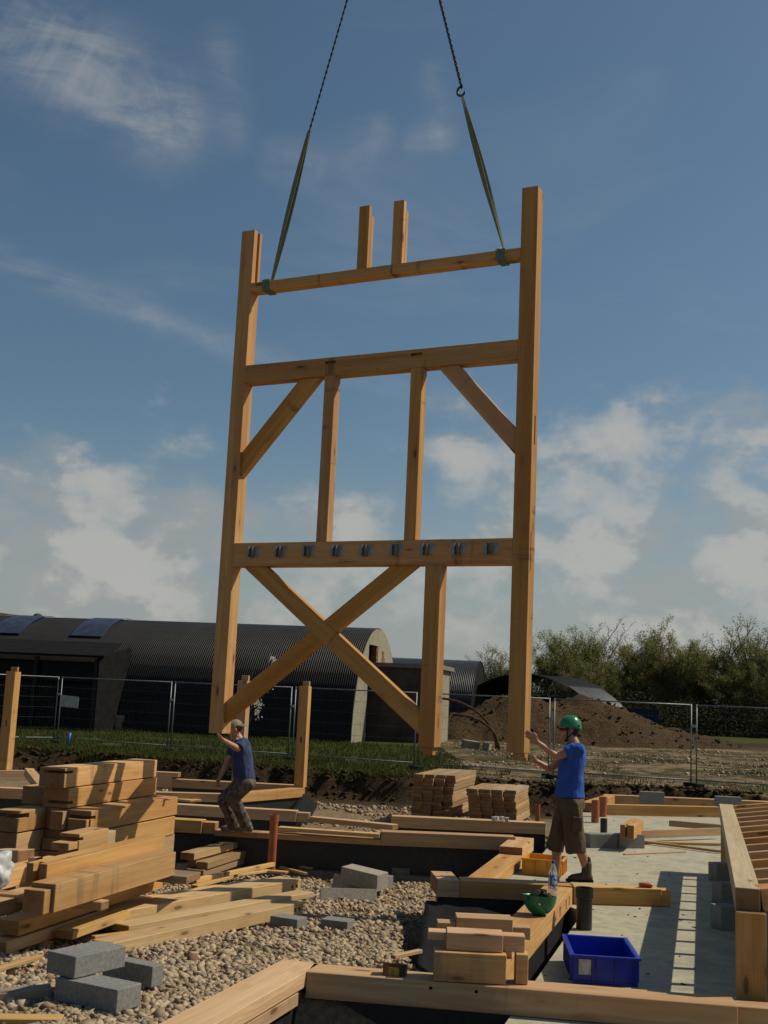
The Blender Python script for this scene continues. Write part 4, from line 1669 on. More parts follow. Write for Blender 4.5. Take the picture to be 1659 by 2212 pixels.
a, b, c = G('Q8', 97, 818, -.18), G('Q8', 632, 852, -.18), G('Q8', 700, 692, -.18)
x = (b - a).normalized()
yv = Vector((0, 0, 1)).cross(x)
dep = max(.34, (c - b).dot(yv))
crate((a + b) / 2 + yv * dep / 2 + Vector((.055, 0, .001)), math.atan2(x.y, x.x), (b - a).length - .04, dep, .205, 'blue_crate', 'blue ribbed plastic crate with a torn paper label on the slab')
a, b, c = G('Q3', 1003, 822, -.18), G('Q3', 1350, 852, -.18), G('Q3', 1425, 770, -.18)
x = (b - a).normalized()
yv = Vector((0, 0, 1)).cross(x)
crate((a + b) / 2 + yv * .25 + Vector((0, 0, .001)), math.atan2(x.y, x.x), (b - a).length - .04, .5, .19, 'yellow_crate', 'yellow-orange plastic crate at the feet of the blue-shirted man', False)


def lathe(name, prof, mat, parent=None, seg=24, smooth=True):
    bm = bmesh.new()
    rings = [[bm.verts.new((r * math.cos(2 * PI * k / seg), r * math.sin(2 * PI * k / seg), z)) for k in range(seg)] for r, z in prof]
    for r0, r1 in zip(rings, rings[1:]):
        for k in range(seg):
            bm.faces.new((r0[k], r0[(k + 1) % seg], r1[(k + 1) % seg], r1[k]))
    return link(name, to_me(bm, smooth=smooth), mat, parent)


# water bottle
bp = (G('Q3', 1225, 1015, 0) + G('Q3', 1312, 1032, 0)) / 2 + Vector((0, .03, .002))
bt = empty('water_bottle', bp)
tag(bt, 'large clear water bottle with blue cap and label standing behind the green helmet', 'bottle')
t = MT('clear_pet')
t.col((.72, .78, .86)).set(Roughness=.12, IOR=1.2)
t.bsdf.inputs['Transmission Weight'].default_value = .75
M['pet'] = t.m
M['blue_cap'] = plain('blue_cap', (.02, .03, .25), .4)
t = MT('bottle_label')
v = t.coord('Object')
f = t.noise(t.map(v, (30, 30, 22)), 1, 2, .5)
t.col(t.mix(t.mr(f, .5, .56), (.05, .09, .34), (.5, .55, .62))).set(Roughness=.45)
M['bottle_label'] = t.m
lathe('body', [(.001, .0), (.038, .002), (.043, .012), (.044, .06), (.041, .07), (.044, .08), (.0445, .22), (.042, .25), (.030, .29), (.017, .318), (.014, .33)], 'pet', bt)
lathe('label', [(.0455, .115), (.0462, .117), (.0462, .212), (.0455, .214)], 'bottle_label', bt)
lathe('cap', [(.016, .328), (.0165, .352), (.014, .356), (.001, .356)], 'blue_cap', bt)

# upturned green helmet with gloves
hp = G('Q7', 1165, 352, 0) + Vector((0, .1, .002))
hm = empty('upturned_helmet', hp)
tag(hm, 'green safety helmet lying upside down on the plate, filled with gloves', 'helmet')
prof = []
for k in range(13):
    an = PI / 2 * k / 12
    prof.append((max(.001, .132 * math.sin(an) ** .85), .17 * (1 - math.cos(an) ** 1.1 if k < 12 else 1)))
prof2 = [(max(.001, r - .006), z + .006) for r, z in reversed(prof[1:])]
sh_ = lathe('shell', prof + [(prof[-1][0] + .004, prof[-1][1] + .002)] + [(prof2[0][0], prof[-1][1] + .002)] + prof2[1:], 'helmet', hm, 32)
sh_.scale = (1, 1.18, 1)
sh_.rotation_euler = (0, .07, 1.2)
lathe('bolt', [(.001, .012), (.008, .011), (.009, .0), (.009, -.004)], 'steel', hm).matrix_local = Matrix.Translation((-.02, -.142, .115)) @ Matrix.Rotation(PI / 2 + .5, 4, 'X')
for k in range(3):
    lathe('foot_stud', [(.001, 0.0), (.007, .002), (.008, .012)], 'strap', hm).location = (-.05 + .05 * k, -.03 + .02 * (k % 2), -.002)
bm = bmesh.new()
bm_tube(bm, [(-.12, -.08, .165), (-.10, -.05, .12), (-.02, .0, .10), (.08, .05, .13), (.12, .06, .17)], .007, 6)
link('chin_strap', to_me(bm, smooth=True), 'strap', hm)


def glove(c, rot, label):
    bm = bmesh.new()
    bm_tube(bm, [(-.07, 0, 0), (-.03, 0, .008), (.03, 0, .012), (.05, 0, .008)], [.036, .04, .042, .03], 10)
    for k, (yy_, ln_) in enumerate(((-.033, .06), (-.011, .075), (.011, .07), (.033, .055))):
        bm_tube(bm, [(.035, yy_, .01), (.035 + ln_ * .55, yy_ * 1.25, .022), (.035 + ln_, yy_ * 1.3, .002)], [.015, .013, .009], 7)
    bm_tube(bm, [(-.02, .035, .0), (.02, .06, .0), (.045, .062, -.01)], [.016, .014, .01], 7)
    o = link('work_glove', to_me(bm, smooth=True), 'glove')
    o.matrix_world = Matrix.Translation(c) @ rot
    tag(o, label, 'glove')
    return o


glove(hp + Vector((-.03, -.02, .165)), Matrix.Rotation(.3, 4, 'Z') @ Matrix.Rotation(-.5, 4, 'Y'), 'dark work glove sticking up out of the upturned helmet')
glove(hp + Vector((.04, .01, .14)), Matrix.Rotation(2.6, 4, 'Z') @ Matrix.Rotation(.4, 4, 'Y'), 'second dark glove lying deeper in the upturned helmet')
# red can
rc_ = (G('Q4', 690, 866, 0) + G('Q4', 795, 868, 0)) / 2 + Vector((0, .08, .026))
can = empty('red_can', rc_)
tag(can, 'small red can lying on its side on the cross plate', 'can')
M['red'] = plain('red_paint', (.33, .035, .015), .4)
Rc = Matrix.Rotation(PI / 2, 4, 'Y') @ Matrix.Translation((0, 0, -.07))
lathe('body', [(.001, 0), (.024, .001), (.026, .006), (.026, .125), (.022, .132)], 'red', can).matrix_local = Rc
lathe('end_cap', [(.022, .131), (.022, .138), (.001, .139)], 'steel', can).matrix_local = Rc
lathe('base_rim', [(.001, -.003), (.0235, -.003), (.0235, .0)], 'steel', can).matrix_local = Rc
# open carton on the near plate
cp = G('Q6', 1465, 675, 0) + Vector((0, .06, .003))
ct = empty('small_carton', cp, -.15)
tag(ct, 'small open cardboard carton with yellow and black sides on the near plate', 'carton')
M['card'] = plain('brown_card', (.22, .125, .06), .85)
M['card_yellow'] = plain('yellow_print', (.36, .20, .035), .7, 0, .4, 30)
M['card_black'] = plain('black_print', (.015, .014, .013), .6)
bm = bmesh.new()
bm_box(bm, -.085, -.045, -.05, -.047, .0, .085)
bm_box(bm, -.085, -.082, -.047, .05, .0, .09)
link('flap', to_me(bm), 'card', ct)
bm = bmesh.new()
bm_box(bm, -.042, .03, -.052, -.049, 0, .055)
link('front_side', to_me(bm), 'card_yellow', ct)
bm = bmesh.new()
bm_box(bm, .031, .075, -.055, -.052, 0, .06)
bm_box(bm, .072, .075, -.052, .05, 0, .075)
link('right_side', to_me(bm), 'card_black', ct)
bm = bmesh.new()
bm_box(bm, -.08, .07, .047, .05, 0, .06)
bm_box(bm, -.08, .07, -.046, .046, .0, .003)
link('back_side', to_me(bm), 'card', ct)
# blue marker pipe and odds and ends
M['blue_pipe'] = plain('blue_water_pipe', (.02, .13, .42), .5)
p = G('R1', 500, 1075, 0)
bm = bmesh.new()
bm_tube(bm, [(0, 0, 0), (0.01, 0, .2), (.03, 0, .38)], .045, 12)
o = link('water_pipe_stub', to_me(bm, smooth=True), 'blue_pipe')
o.location = p
tag(o, 'short blue water pipe sticking out of the grass before the fence', 'pipe')

# ------------------------------------------------------------------ board stacks
ORD = ['first', 'second', 'third', 'fourth', 'fifth', 'sixth', 'seventh', 'eighth', 'ninth', 'tenth', 'eleventh', 'twelfth']
COLW = ['leftmost', 'second', 'third', 'rightmost']


def board_stack(P, Q, S, ncol, nrow, z0, th, label, step, gap=True):
    """near end P->Q (front bottom edge), boards run along direction S"""
    x = (Q - P).normalized()
    W = (Q - P).length
    cw = W / ncol
    Ln = S.length
    yd = S.normalized()
    base = None
    for c in range(ncol):
        for r in range(nrow):
            if base is None or random.random() < .25:
                base = timber_mesh(Ln, cw - .012, th - .005, bev=.002)
            o = link('sawn_board', base.copy() if False else base, 'board')
            off = random.uniform(-.04, .04) + step * (r - nrow / 2)
            cc = P + x * (cw * (c + .5) + random.uniform(-.006, .006)) + yd * (Ln / 2 + random.uniform(-.05, .05)) - x * 0 + Vector((0, 0, 1)) * (z0 + th * (r + .5))
            cc += yd * off * .3 + x * off * .35
            m = axes_mat(up(cc, z0 + th * (r + .5)), yd, Vector((0, 0, 1)).cross(yd), Vector((0, 0, 1)))
            o.matrix_local = m @ Matrix.Rotation(random.uniform(-.006, .006), 4, 'Z')
            tag(o, 'sawn board, %s from the top in the %s column of %s' % (ORD[nrow - 1 - r], COLW[c], label), 'board', 'boards of ' + label)


YS1 = 23.4
P, Q = D('R3', 95, 1780, YS1), D('R3', 440, 1785, YS1)
T = D('R3', 415, 1455, YS1)
zb = -.42
nr = 11
board_stack(up(P, 0), up(Q, 0), NV * 2.2, 4, nr, zb, (T.z - zb) / nr, 'the taller board stack', .012)
for k in (0.25, 1.7):
    o = timber('bearer', up(P + NV * k, zb - .003), up(Q + NV * k, zb - .003), .1, .12, 'board')
    tag(o, ('near' if k < 1 else 'far') + ' bearer under the taller board stack', 'timber offcut')
P, Q = D('R3', 560, 1775, 22.9), D('R3', 962, 1815, 22.9)
T = D('R3', 945, 1580, 22.9)
Bt = D('R3', 960, 1815, 22.9)
zb = -.42
nr = 9
board_stack(up(P, 0), up(Q, 0), NV * 1.7, 4, nr, zb, (T.z - zb) / nr, 'the shorter board stack', -.02)
for k in (0.25, 1.3):
    o = timber('bearer', up(P + NV * k, zb - .003), up(Q + NV * k, zb - .003), .1, .12, 'board')
    tag(o, ('near' if k < 1 else 'far') + ' bearer under the shorter board stack', 'timber offcut')
for i, (px_, py_) in enumerate(((780, 375), (805, 372), (850, 372), (890, 380))):
    c = G('Q3', px_, py_, 0.03)
    bm = bmesh.new()
    bm_box(bm, -.03, .03, -.03, .03, -.03, .035)
    bevel(bm, .004)
    o = link('wood_offcut', to_me(bm), 'paper')
    o.location = c + Vector((0, .08, .01))
    o.rotation_euler = (0, 0, i)
    tag(o, ['leftmost', 'second', 'third', 'rightmost'][i] + ' pale chip lying on the thick plate before the board stacks', 'wood scrap', 'pale chips on the thick plate')

# ------------------------------------------------------------------ site fence
FP = [(-13.0, 33.2), (-9.75, 36.2), (-5.95, 34.4), (-2.3, 32.8), (1.15, 31.25), (4.55, 30.2), (7.95, 29.25), (11.3, 28.2), (14.6, 27.2)]


def fence_meshes(Ln, H=2.0):
    r = .0175
    bm = bmesh.new()
    bm_tube(bm, [(.03, 0, .02), (.03, 0, H)], r, 10)
    left = bm
    rails = bmesh.new()
    bm_tube(rails, [(.03, 0, H - .02), (Ln - .03, 0, H - .02)], r * .95, 8)
    b2 = bmesh.new()
    bm_tube(b2, [(.03, 0, .17), (Ln - .03, 0, .17)], r * .95, 8)
    w = bmesh.new()
    n = int(Ln / .085)
    for k in range(1, n):
        x = .05 + k * (Ln - .1) / n
        bm_tube(w, [(x, 0, .17), (x, 0, H - .02)], .0010, 3, False)
    for k in range(1, 6):
        z = .17 + k * (H - .19) / 6
        bm_tube(w, [(.05, .004, z), (Ln - .05, .004, z)], .0026, 4, False)
    return [to_me(q, smooth=True) for q in (left, rails, b2, w)]


flabs = ['fence panel turned inwards at the left edge of the site', 'mesh fence panel with the white notice at its left', 'mesh fence panel behind the left post of the frame', 'mesh fence panel behind the lone standing post',
         'mesh fence panel left of the right frame post', 'mesh fence panel behind the blue-shirted man', 'mesh fence panel right of the blue-shirted man', 'mesh fence panel at the right edge of the view']
foot_me = None
for i, (a, b) in enumerate(zip(FP, FP[1:])):
    a, b = Vector((*a, 0)), Vector((*b, 0))
    d = (b - a)
    Ln = d.length - .07
    root = empty('mesh_fence', a + d.normalized() * .035 + Vector((0, 0, .0)), math.atan2(d.y, d.x))
    tag(root, flabs[i], 'fence panel', 'temporary mesh fence panels')
    e1, e2, e3, e4 = fence_meshes(Ln, 2.02)
    link('upright', e1, 'fence', root)
    link('upright', e1, 'fence', root, Matrix.Translation((Ln - .06, 0, 0)))
    link('top_rail', e2, 'fence', root)
    link('bottom_rail', e3, 'fence', root)
    tag(link('wire_mesh', e4, 'wire', root), kind='stuff')
    bm = bmesh.new()
    bm_box(bm, -.02, .10, -.03, .03, 1.45, 1.52)
    me = to_me(bm)
    me.transform(Matrix.Translation((Ln, 0, 0)))
    link('clamp', me, 'steel', root)
foot_l = ['at the inward panel', 'left of the notice panel', 'behind the tall timber pile', 'left of the lone post', 'left of the right frame post', 'behind the blue-shirted man', 'below the right fence joint', 'at the right edge', 'beyond the right edge']
for i, a in enumerate(FP[1:-1]):
    bm = bmesh.new()
    bm_box(bm, -.11, .11, -.32, .32, 0, .12)
    bmesh.ops.bevel(bm, geom=list(bm.edges), offset=.02, segments=2, profile=.5, affect='EDGES')
    o = link('rubber_weight', to_me(bm), 'rubber')
    o.location = (a[0], a[1], -.02)
    o.rotation_euler = (0, 0, .3)
    tag(o, 'black rubber fence foot ' + foot_l[i + 1], 'fence foot', 'rubber feet of the site fence')
# notice
sg = D('R1', 510, 748, 35.6)
bm = bmesh.new()
bm_box(bm, -.35, .35, -.004, .004, -.17, .17)
M['notice'] = plain('faded_notice', (.34, .34, .33), .6)
o = link('notice_board', to_me(bm), 'notice')
o.location = sg
o.rotation_euler = (0, .05, -.44)
tag(o, 'blank pale notice hanging on the fence behind the pile', 'sign')


# ------------------------------------------------------------------ corrugated huts
def corrugated_metal(name, c1, c2, rough):
    t = MT(name)
    v = t.coord('Object')
    n1 = t.noise(t.map(v, (1, .3, .3)), 1.2, 6, .6)
    n2 = t.noise(v, 5, 5, .6)
    t.col(t.mix(t.mr(t.math('ADD', t.math('MULTIPLY', n1, .6), t.math('MULTIPLY', n2, .4)), .35, .65), c1, c2)).set(Roughness=rough)
    t.bsdf.inputs['Metallic'].default_value = 0
    t.bsdf.inputs['Specular IOR Level'].default_value = .17
    return t.m


M['hut_metal'] = corrugated_metal('tarred_corrugated_sheet', (.006, .006, .0062), (.015, .0145, .013), .5)
M['hut_metal2'] = corrugated_metal('grey_corrugated_sheet', (.018, .019, .02), (.035, .035, .036), .38)
M['sheet_pale'] = corrugated_metal('pale_corrugated_sheet', (.045, .048, .051), (.08, .083, .087), .5)
M['skylight'] = plain('hazed_skylight', (.03, .04, .075), .5, 0, .3, 3)
M['skyedge'] = plain('skylight_edge', (.20, .215, .24), .6)
M['asbestos'] = plain('old_roof_sheet', (.014, .013, .011), .9, 0, .3, 2)
M['darkvoid'] = plain('painted_interior_shade', (.012, .012, .012), .9)  # near-black colour standing in for the shade inside open buildings


def barrel(name, ln, R, pitch, amp, a0, a1, nseg, mat, parent, x0=0, rad_off=0, spp=6):
    """corrugated half barrel along local -X, section in local YZ; corrugations run round the section"""
    n = int(ln / pitch * spp)
    xs_ = np.linspace(0, ln, n + 1)
    rr = R + rad_off + amp * np.sin(2 * PI * xs_ / pitch)
    th = np.linspace(a0, a1, nseg + 1)
    X = np.repeat(-xs_[:, None] - x0, nseg + 1, 1)
    Y = R - rr[:, None] * np.cos(th)[None]
    Zz = rr[:, None] * np.sin(th)[None]
    v = np.stack([X, Y, Zz], -1).reshape(-1, 3)
    ix = np.arange((n + 1) * (nseg + 1)).reshape(n + 1, nseg + 1)
    f = np.stack([ix[:-1, :-1], ix[:-1, 1:], ix[1:, 1:], ix[1:, :-1]], -1).reshape(-1, 4)
    return link(name, np_mesh(name, v, f, True), mat, parent)


HA = Vector((-.98, .20, 0)).normalized()        # axis of the huts, running away to the left
hut = empty('barrel_hut', (-.9, 45.7, 0), math.atan2(-HA.y, -HA.x))
tag(hut, 'long black corrugated barrel hut with a pale broken end wall', 'hut')
R0 = 4.72
barrel('roof', 44, R0, .09, .018, 0.02, PI - .02, 26, 'hut_metal', hut, spp=5)
# end wall with openings (pieces round the openings)
bm = bmesh.new()


def arc_pts(y0, y1, n):
    return [(y, math.sqrt(max(0, (R0 - .03) ** 2 - (y - R0) ** 2))) for y in np.linspace(y0, y1, n)]


def wall_strip(y0, y1, zlo, zhi=None, x0=-.25, x1=.02):
    n = max(2, int((y1 - y0) / .12))
    pt = arc_pts(y0, y1, n)
    fr = []
    for y, zt in pt:
        zt = zt if zhi is None else min(zhi, zt)
        zl = min(zlo, zt - .001)
        fr.append([bm.verts.new((x, y, z)) for x in (x0, x1) for z in (zl, zt)])
    for a, b in zip(fr, fr[1:]):
        bm.faces.new((a[2], b[2], b[3], a[3]))
        bm.faces.new((a[0], a[1], b[1], b[0]))
        bm.faces.new((a[1], a[3], b[3], b[1]))
        bm.faces.new((a[0], b[0], b[2], a[2]))
    for e in (fr[0], fr[-1]):
        bm.faces.new((e[0], e[2], e[3], e[1]))


openings = [(2.6, 4.5, 0, 3.95), (6.9, 8.4, 0, 3.3)]
wall_strip(.05, 2.6, 0)
wall_strip(2.6, 4.5, 3.95)
wall_strip(4.5, 6.9, 0)
wall_strip(6.9, 8.4, 3.3)
wall_strip(8.4, 9.38, 0)
bmesh.ops.recalc_face_normals(bm, faces=list(bm.faces))
link('end_wall', to_me(bm), 'render', hut)
t = MT('old_brickwork')
v = t.coord('Object')
bt_ = t.n('ShaderNodeTexBrick')
for kk, q in (('Scale', 1.0), ('Brick Width', .225), ('Row Height', .075), ('Mortar Size', .008)):
    bt_.inputs[kk].default_value = q
bt_.inputs['Color1'].default_value = (.10, .045, .03, 1)
bt_.inputs['Color2'].default_value = (.06, .032, .024, 1)
bt_.inputs['Mortar'].default_value = (.09, .08, .07, 1)
mp = t.n('ShaderNodeCombineXYZ')
s_ = t.n('ShaderNodeSeparateXYZ')
t.l(v, s_.inputs[0])
t.l(t.math('ADD', s_.outputs[0], s_.outputs[1]), mp.inputs[0])
t.l(s_.outputs[2], mp.inputs[1])
t.l(mp.outputs[0], bt_.inputs['Vector'])
t.col(t.mix(t.mr(t.noise(v, 1.2, 6, .65), .4, .7), bt_.outputs[0], (.035, .028, .022))).set(Roughness=.95)
M['brick'] = t.m
M['brick_red'] = plain('broken_red_brick', (.24, .10, .06), .95, 0, .4, 9, .6)
# broken brick reveals
bm = bmesh.new()
for k in range(26):
    z = 2.2 + k * .075
    w = .12 + .22 * abs(mnoise.noise(Vector((k * .7, 0, 2)))) + .1 * random.random()
    if z < 3.9:
        bm_box(bm, -.24, .0, 4.5 - w - .02, 4.497, z, z + .068)
    if z < 3.25:
        bm_box(bm, -.24, .0, 8.398 - w * .7, 8.397, z, z + .068)
for z in np.arange(2.75, 3.75, .075):
    for y in np.arange(5.35, 6.05, .24):
        if mnoise.noise(Vector((y * 3, z * 3, 0))) > -.35:
            bm_box(bm, .0205, .035, y, y + .22, z, z + .066)
link('broken_brickwork', to_me(bm), 'brick_red', hut)
# skylights let into the roof
for k, xk in enumerate((11.5, 15.3, 21.5, 28.0)):
    s = barrel('skylight', 1.5, R0, 5, .0, .93, 1.62, 12, 'skylight', hut, xk, .06)
    for xe in (xk - .1, xk + 1.48):
        e = barrel('skylight_edge', .12, R0, 5, 0, .93, 1.62, 12, 'skyedge', hut, xe, .075)
        e.parent = s
# lean-to shed along the left of the hut
lt_ = empty('lean_to_shed', (-.9, 45.7, 0), math.atan2(-HA.y, -HA.x))
tag(lt_, 'low lean-to shed with dark open front against the barrel hut', 'shed')
# roof slab
bm = bmesh.new()
x0, x1 = -9.7, -40
for k in range(1):
    v_ = [(x0 + .25, -2.3, 2.92), (x1, -2.3, 2.92), (x1, 1.15, 3.55), (x0 - .6, 1.15, 3.55)]
    q = [bm.verts.new(p) for p in v_] + [bm.verts.new((p[0], p[1], p[2] - .09)) for p in v_]
    bm.faces.new(q[:4])
    bm.faces.new(q[4:][::-1])
    for i in range(4):
        j = (i + 1) % 4
        bm.faces.new((q[i], q[i + 4], q[j + 4], q[j]))
bmesh.ops.recalc_face_normals(bm, faces=list(bm.faces))
M['shed_sheet'] = plain('tarred_shed_sheet', (.010, .0095, .009), .85, 0, .35, 3)
link('roof', to_me(bm), 'shed_sheet', lt_)
bm = bmesh.new()
v_ = [(x0, -2.1, 0), (x0, .9, 0), (x0, .9, 3.38), (x0, -2.1, 2.86)]
q = [bm.verts.new(p) for p in v_] + [bm.verts.new((p[0] - .06, p[1], p[2])) for p in v_]
bm.faces.new(q[:4])
bm.faces.new(q[4:][::-1])
for i in range(4):
    j = (i + 1) % 4
    bm.faces.new((q[i], q[i + 4], q[j + 4], q[j]))
bmesh.ops.recalc_face_normals(bm, faces=list(bm.faces))
link('side_wall', to_me(bm), 'shed_sheet', lt_)
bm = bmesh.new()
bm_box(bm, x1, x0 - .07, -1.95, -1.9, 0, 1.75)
link('front_shade_panel', to_me(bm), 'darkvoid', lt_)  # panel coloured near-black in place of the shaded open front
for k in range(10):
    xk = x0 - .07 - k * 2.55
    bm = bmesh.new()
    bm_box(bm, xk - .14, xk, -2.1, -1.955, 0, 2.80)
    link('post', to_me(bm), 'hut_metal', lt_)
    bm = bmesh.new()
    bm_box(bm, xk - 2.45, xk - .2, -1.94, -1.93, 1.9, 2.6)
    M.setdefault('dull_glass', plain('dull_glass', (.014, .016, .015), .8))
    link('window', to_me(bm), 'dull_glass', lt_)
# timber baulk lying before the hut
P, Q = G('R1', 545, 940, 0), G('R1', 1190, 960, 0)
o = timber('old_baulk', up(P, .62) + Vector((0, -2.0, 0)), up(Q, .62) + Vector((0, -2.0, 0)), .5, .5, 'weathered')
tag(o, 'weathered baulk lying on bearers before the black hut', 'timber baulk')
for k, f_ in enumerate((.12, .88)):
    c = up(P + (Q - P) * f_, .0) + Vector((0, -1.75, 0))
    b_ = cblock(c + Vector((0, 0, .055)), (.2, .5, .12), 0, ['left', 'right'][k] + ' bearer block under the weathered baulk by the hut', 'block')
# brick outbuilding against the hut's end
ob = empty('brick_outbuilding', (-.35, 49.0, 0), math.atan2(-HA.y, -HA.x))
tag(ob, 'flat-roofed dark brick outbuilding against the end of the black hut', 'outbuilding')
bm = bmesh.new()
bm_box(bm, 0, 2.9, 0, .22, 0, 3.05)
bm_box(bm, 0, .22, .22, 4.0, 0, 3.05)
bm_box(bm, 0.22, 2.9, 3.78, 4.0, 0, 3.05)
link('wall', to_me(bm), 'brick', ob)
bm = bmesh.new()
bm_box(bm, 2.68, 2.905, .225, 3.775, 0, 3.05)
bm_box(bm, 2.901, 2.93, -.012, .225, 0, 3.05)
link('end_wall', to_me(bm), 'render', ob)
bm = bmesh.new()
bm_box(bm, -.02, 3.08, -.12, 4.1, 3.053, 3.23)
link('roof_slab', to_me(bm), 'footing', ob)
# second hut
h2 = empty('barrel_hut', (5.0, 61.5, 0), math.atan2(-HA.y, -HA.x))
tag(h2, 'smaller grey corrugated barrel hut behind the soil heap', 'hut')
barrel('roof', 14, 4.0, .10, .02, .02, PI - .02, 26, 'hut_metal2', h2, spp=4)
bm = bmesh.new()
R0 = 4.0
wall_strip(.06, 7.94, 0, None, -.2, -.04)
bmesh.ops.recalc_face_normals(bm, faces=list(bm.faces))
link('end_wall', to_me(bm), 'hut_metal', h2)
# open arched sheet shelter beyond the heap
sa = Vector((.55, .835, 0)).normalized()
ash = empty('arched_shelter', (7.9, 63.0, 0), math.atan2(-sa.y, -sa.x))
tag(ash, 'open-ended arched shelter of corrugated sheets behind the soil heap', 'shelter')
b1 = barrel('sheet', 5.2, 5.6, .12, .02, .75, 2.06, 24, 'hut_metal', ash, spp=4)
b1.location = (0, -5.6, -2.25)
b2 = barrel('sheet', 4.4, 5.6, .12, .02, 2.04, 2.44, 16, 'sheet_pale', ash, .25, .03, spp=4)
b2.location = (0, -5.6, -2.25)
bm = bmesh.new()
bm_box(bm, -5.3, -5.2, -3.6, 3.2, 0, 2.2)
link('back_wall', to_me(bm), 'darkvoid', ash)  # shade of the shelter's inside put into this wall's colour
# another roof with a vent beyond, at far left
rf = empty('low_barn', (-19, 74, .35), .05)
tag(rf, 'low brown-roofed barn with a round roof vent showing over the black hut', 'barn')
bm = bmesh.new()
bm_box(bm, -16, 5, -4, 4, -.35, 3.7)
link('wall', to_me(bm), 'asbestos', rf)
bm = bmesh.new()
pr = [(-16.3, -4.4, 3.7), (5.3, -4.4, 3.7), (5.3, 0, 4.7), (-16.3, 0, 6.6), (-16.3, 4.4, 3.7), (5.3, 4.4, 3.7)]
q = [bm.verts.new(p) for p in pr]
for f_ in ((0, 1, 2, 3), (3, 2, 5, 4), (0, 3, 4), (1, 5, 2), (0, 4, 5, 1)):
    bm.faces.new([q[i] for i in f_])
bmesh.ops.recalc_face_normals(bm, faces=list(bm.faces))
M['brown_roof'] = plain('brown_roof_sheet', (.10, .08, .05), .85, 0, .3, 1.5)
link('roof', to_me(bm), 'brown_roof', rf)
vt = D('R1', 277, 165, 73.5)
lathe('vent', [(.16, -.6), (.16, .1), (.3, .12), (.34, .3), (.28, .46), (.14, .55), (.01, .56)], 'brown_roof', rf).location = (vt.x + 19, -.5, vt.z - .35)
# blue container in the trees
bc = empty('blue_container', (17.3, 78, 0), .1)
tag(bc, 'faded blue container in the shade of the trees', 'container')
M['faded_blue'] = plain('faded_blue_paint', (.016, .03, .05), .8)
bm = bmesh.new()
bm_box(bm, -1.2, 1.2, -1.2, 1.2, .15, 1.75)
link('body', to_me(bm), 'faded_blue', bc)
bm = bmesh.new()
for k in range(8):
    bm_box(bm, -1.1 + k * .29, -1.0 + k * .29, -1.235, -1.201, .2, 1.7)
tag(link('corrugation', to_me(bm), 'faded_blue', bc), kind='stuff')
bm = bmesh.new()
for sx in (-1.0, 1.0):
    bm_box(bm, sx - .15, sx + .15, -1.1, 1.1, 0, .149)
link('skid', to_me(bm), 'rubber', bc)
# rusty curved ribs leaning by the outbuilding
M['rust'] = plain('rusty_steel', (.10, .055, .03), .9, 0, .4, 8)
for i, (rad, lab, dx) in enumerate(((1.5, 'larger rusty curved rib leaning by the outbuilding', 0), (1.0, 'smaller rusty curved rib leaning by the outbuilding', .35))):
    bm = bmesh.new()
    pts_ = [(-rad + rad * 1.6 * math.sin(an), .1 * math.cos(an), rad * 1.25 * math.cos(an)) for an in np.linspace(-.15, PI / 2, 12)]
    bm_tube(bm, pts_, .055, 6)
    o = link('curved_rib', to_me(bm, smooth=True), 'rust')
    o.location = (3.95 + dx, 46.5 - .4 * i, .0)
    tag(o, lab, 'steel rib', 'rusty ribs by the outbuilding')
for i, (x, y, s) in enumerate(((3.75, 45.6, .32), (4.35, 45.2, .26))):
    cblock(Vector((x, y, s * .45)), (s * 2, s, s), .3 + i, ['pale rubble lump under the rusty ribs', 'smaller pale rubble lump right of the rusty ribs'][i], 'render', (.1, .1))


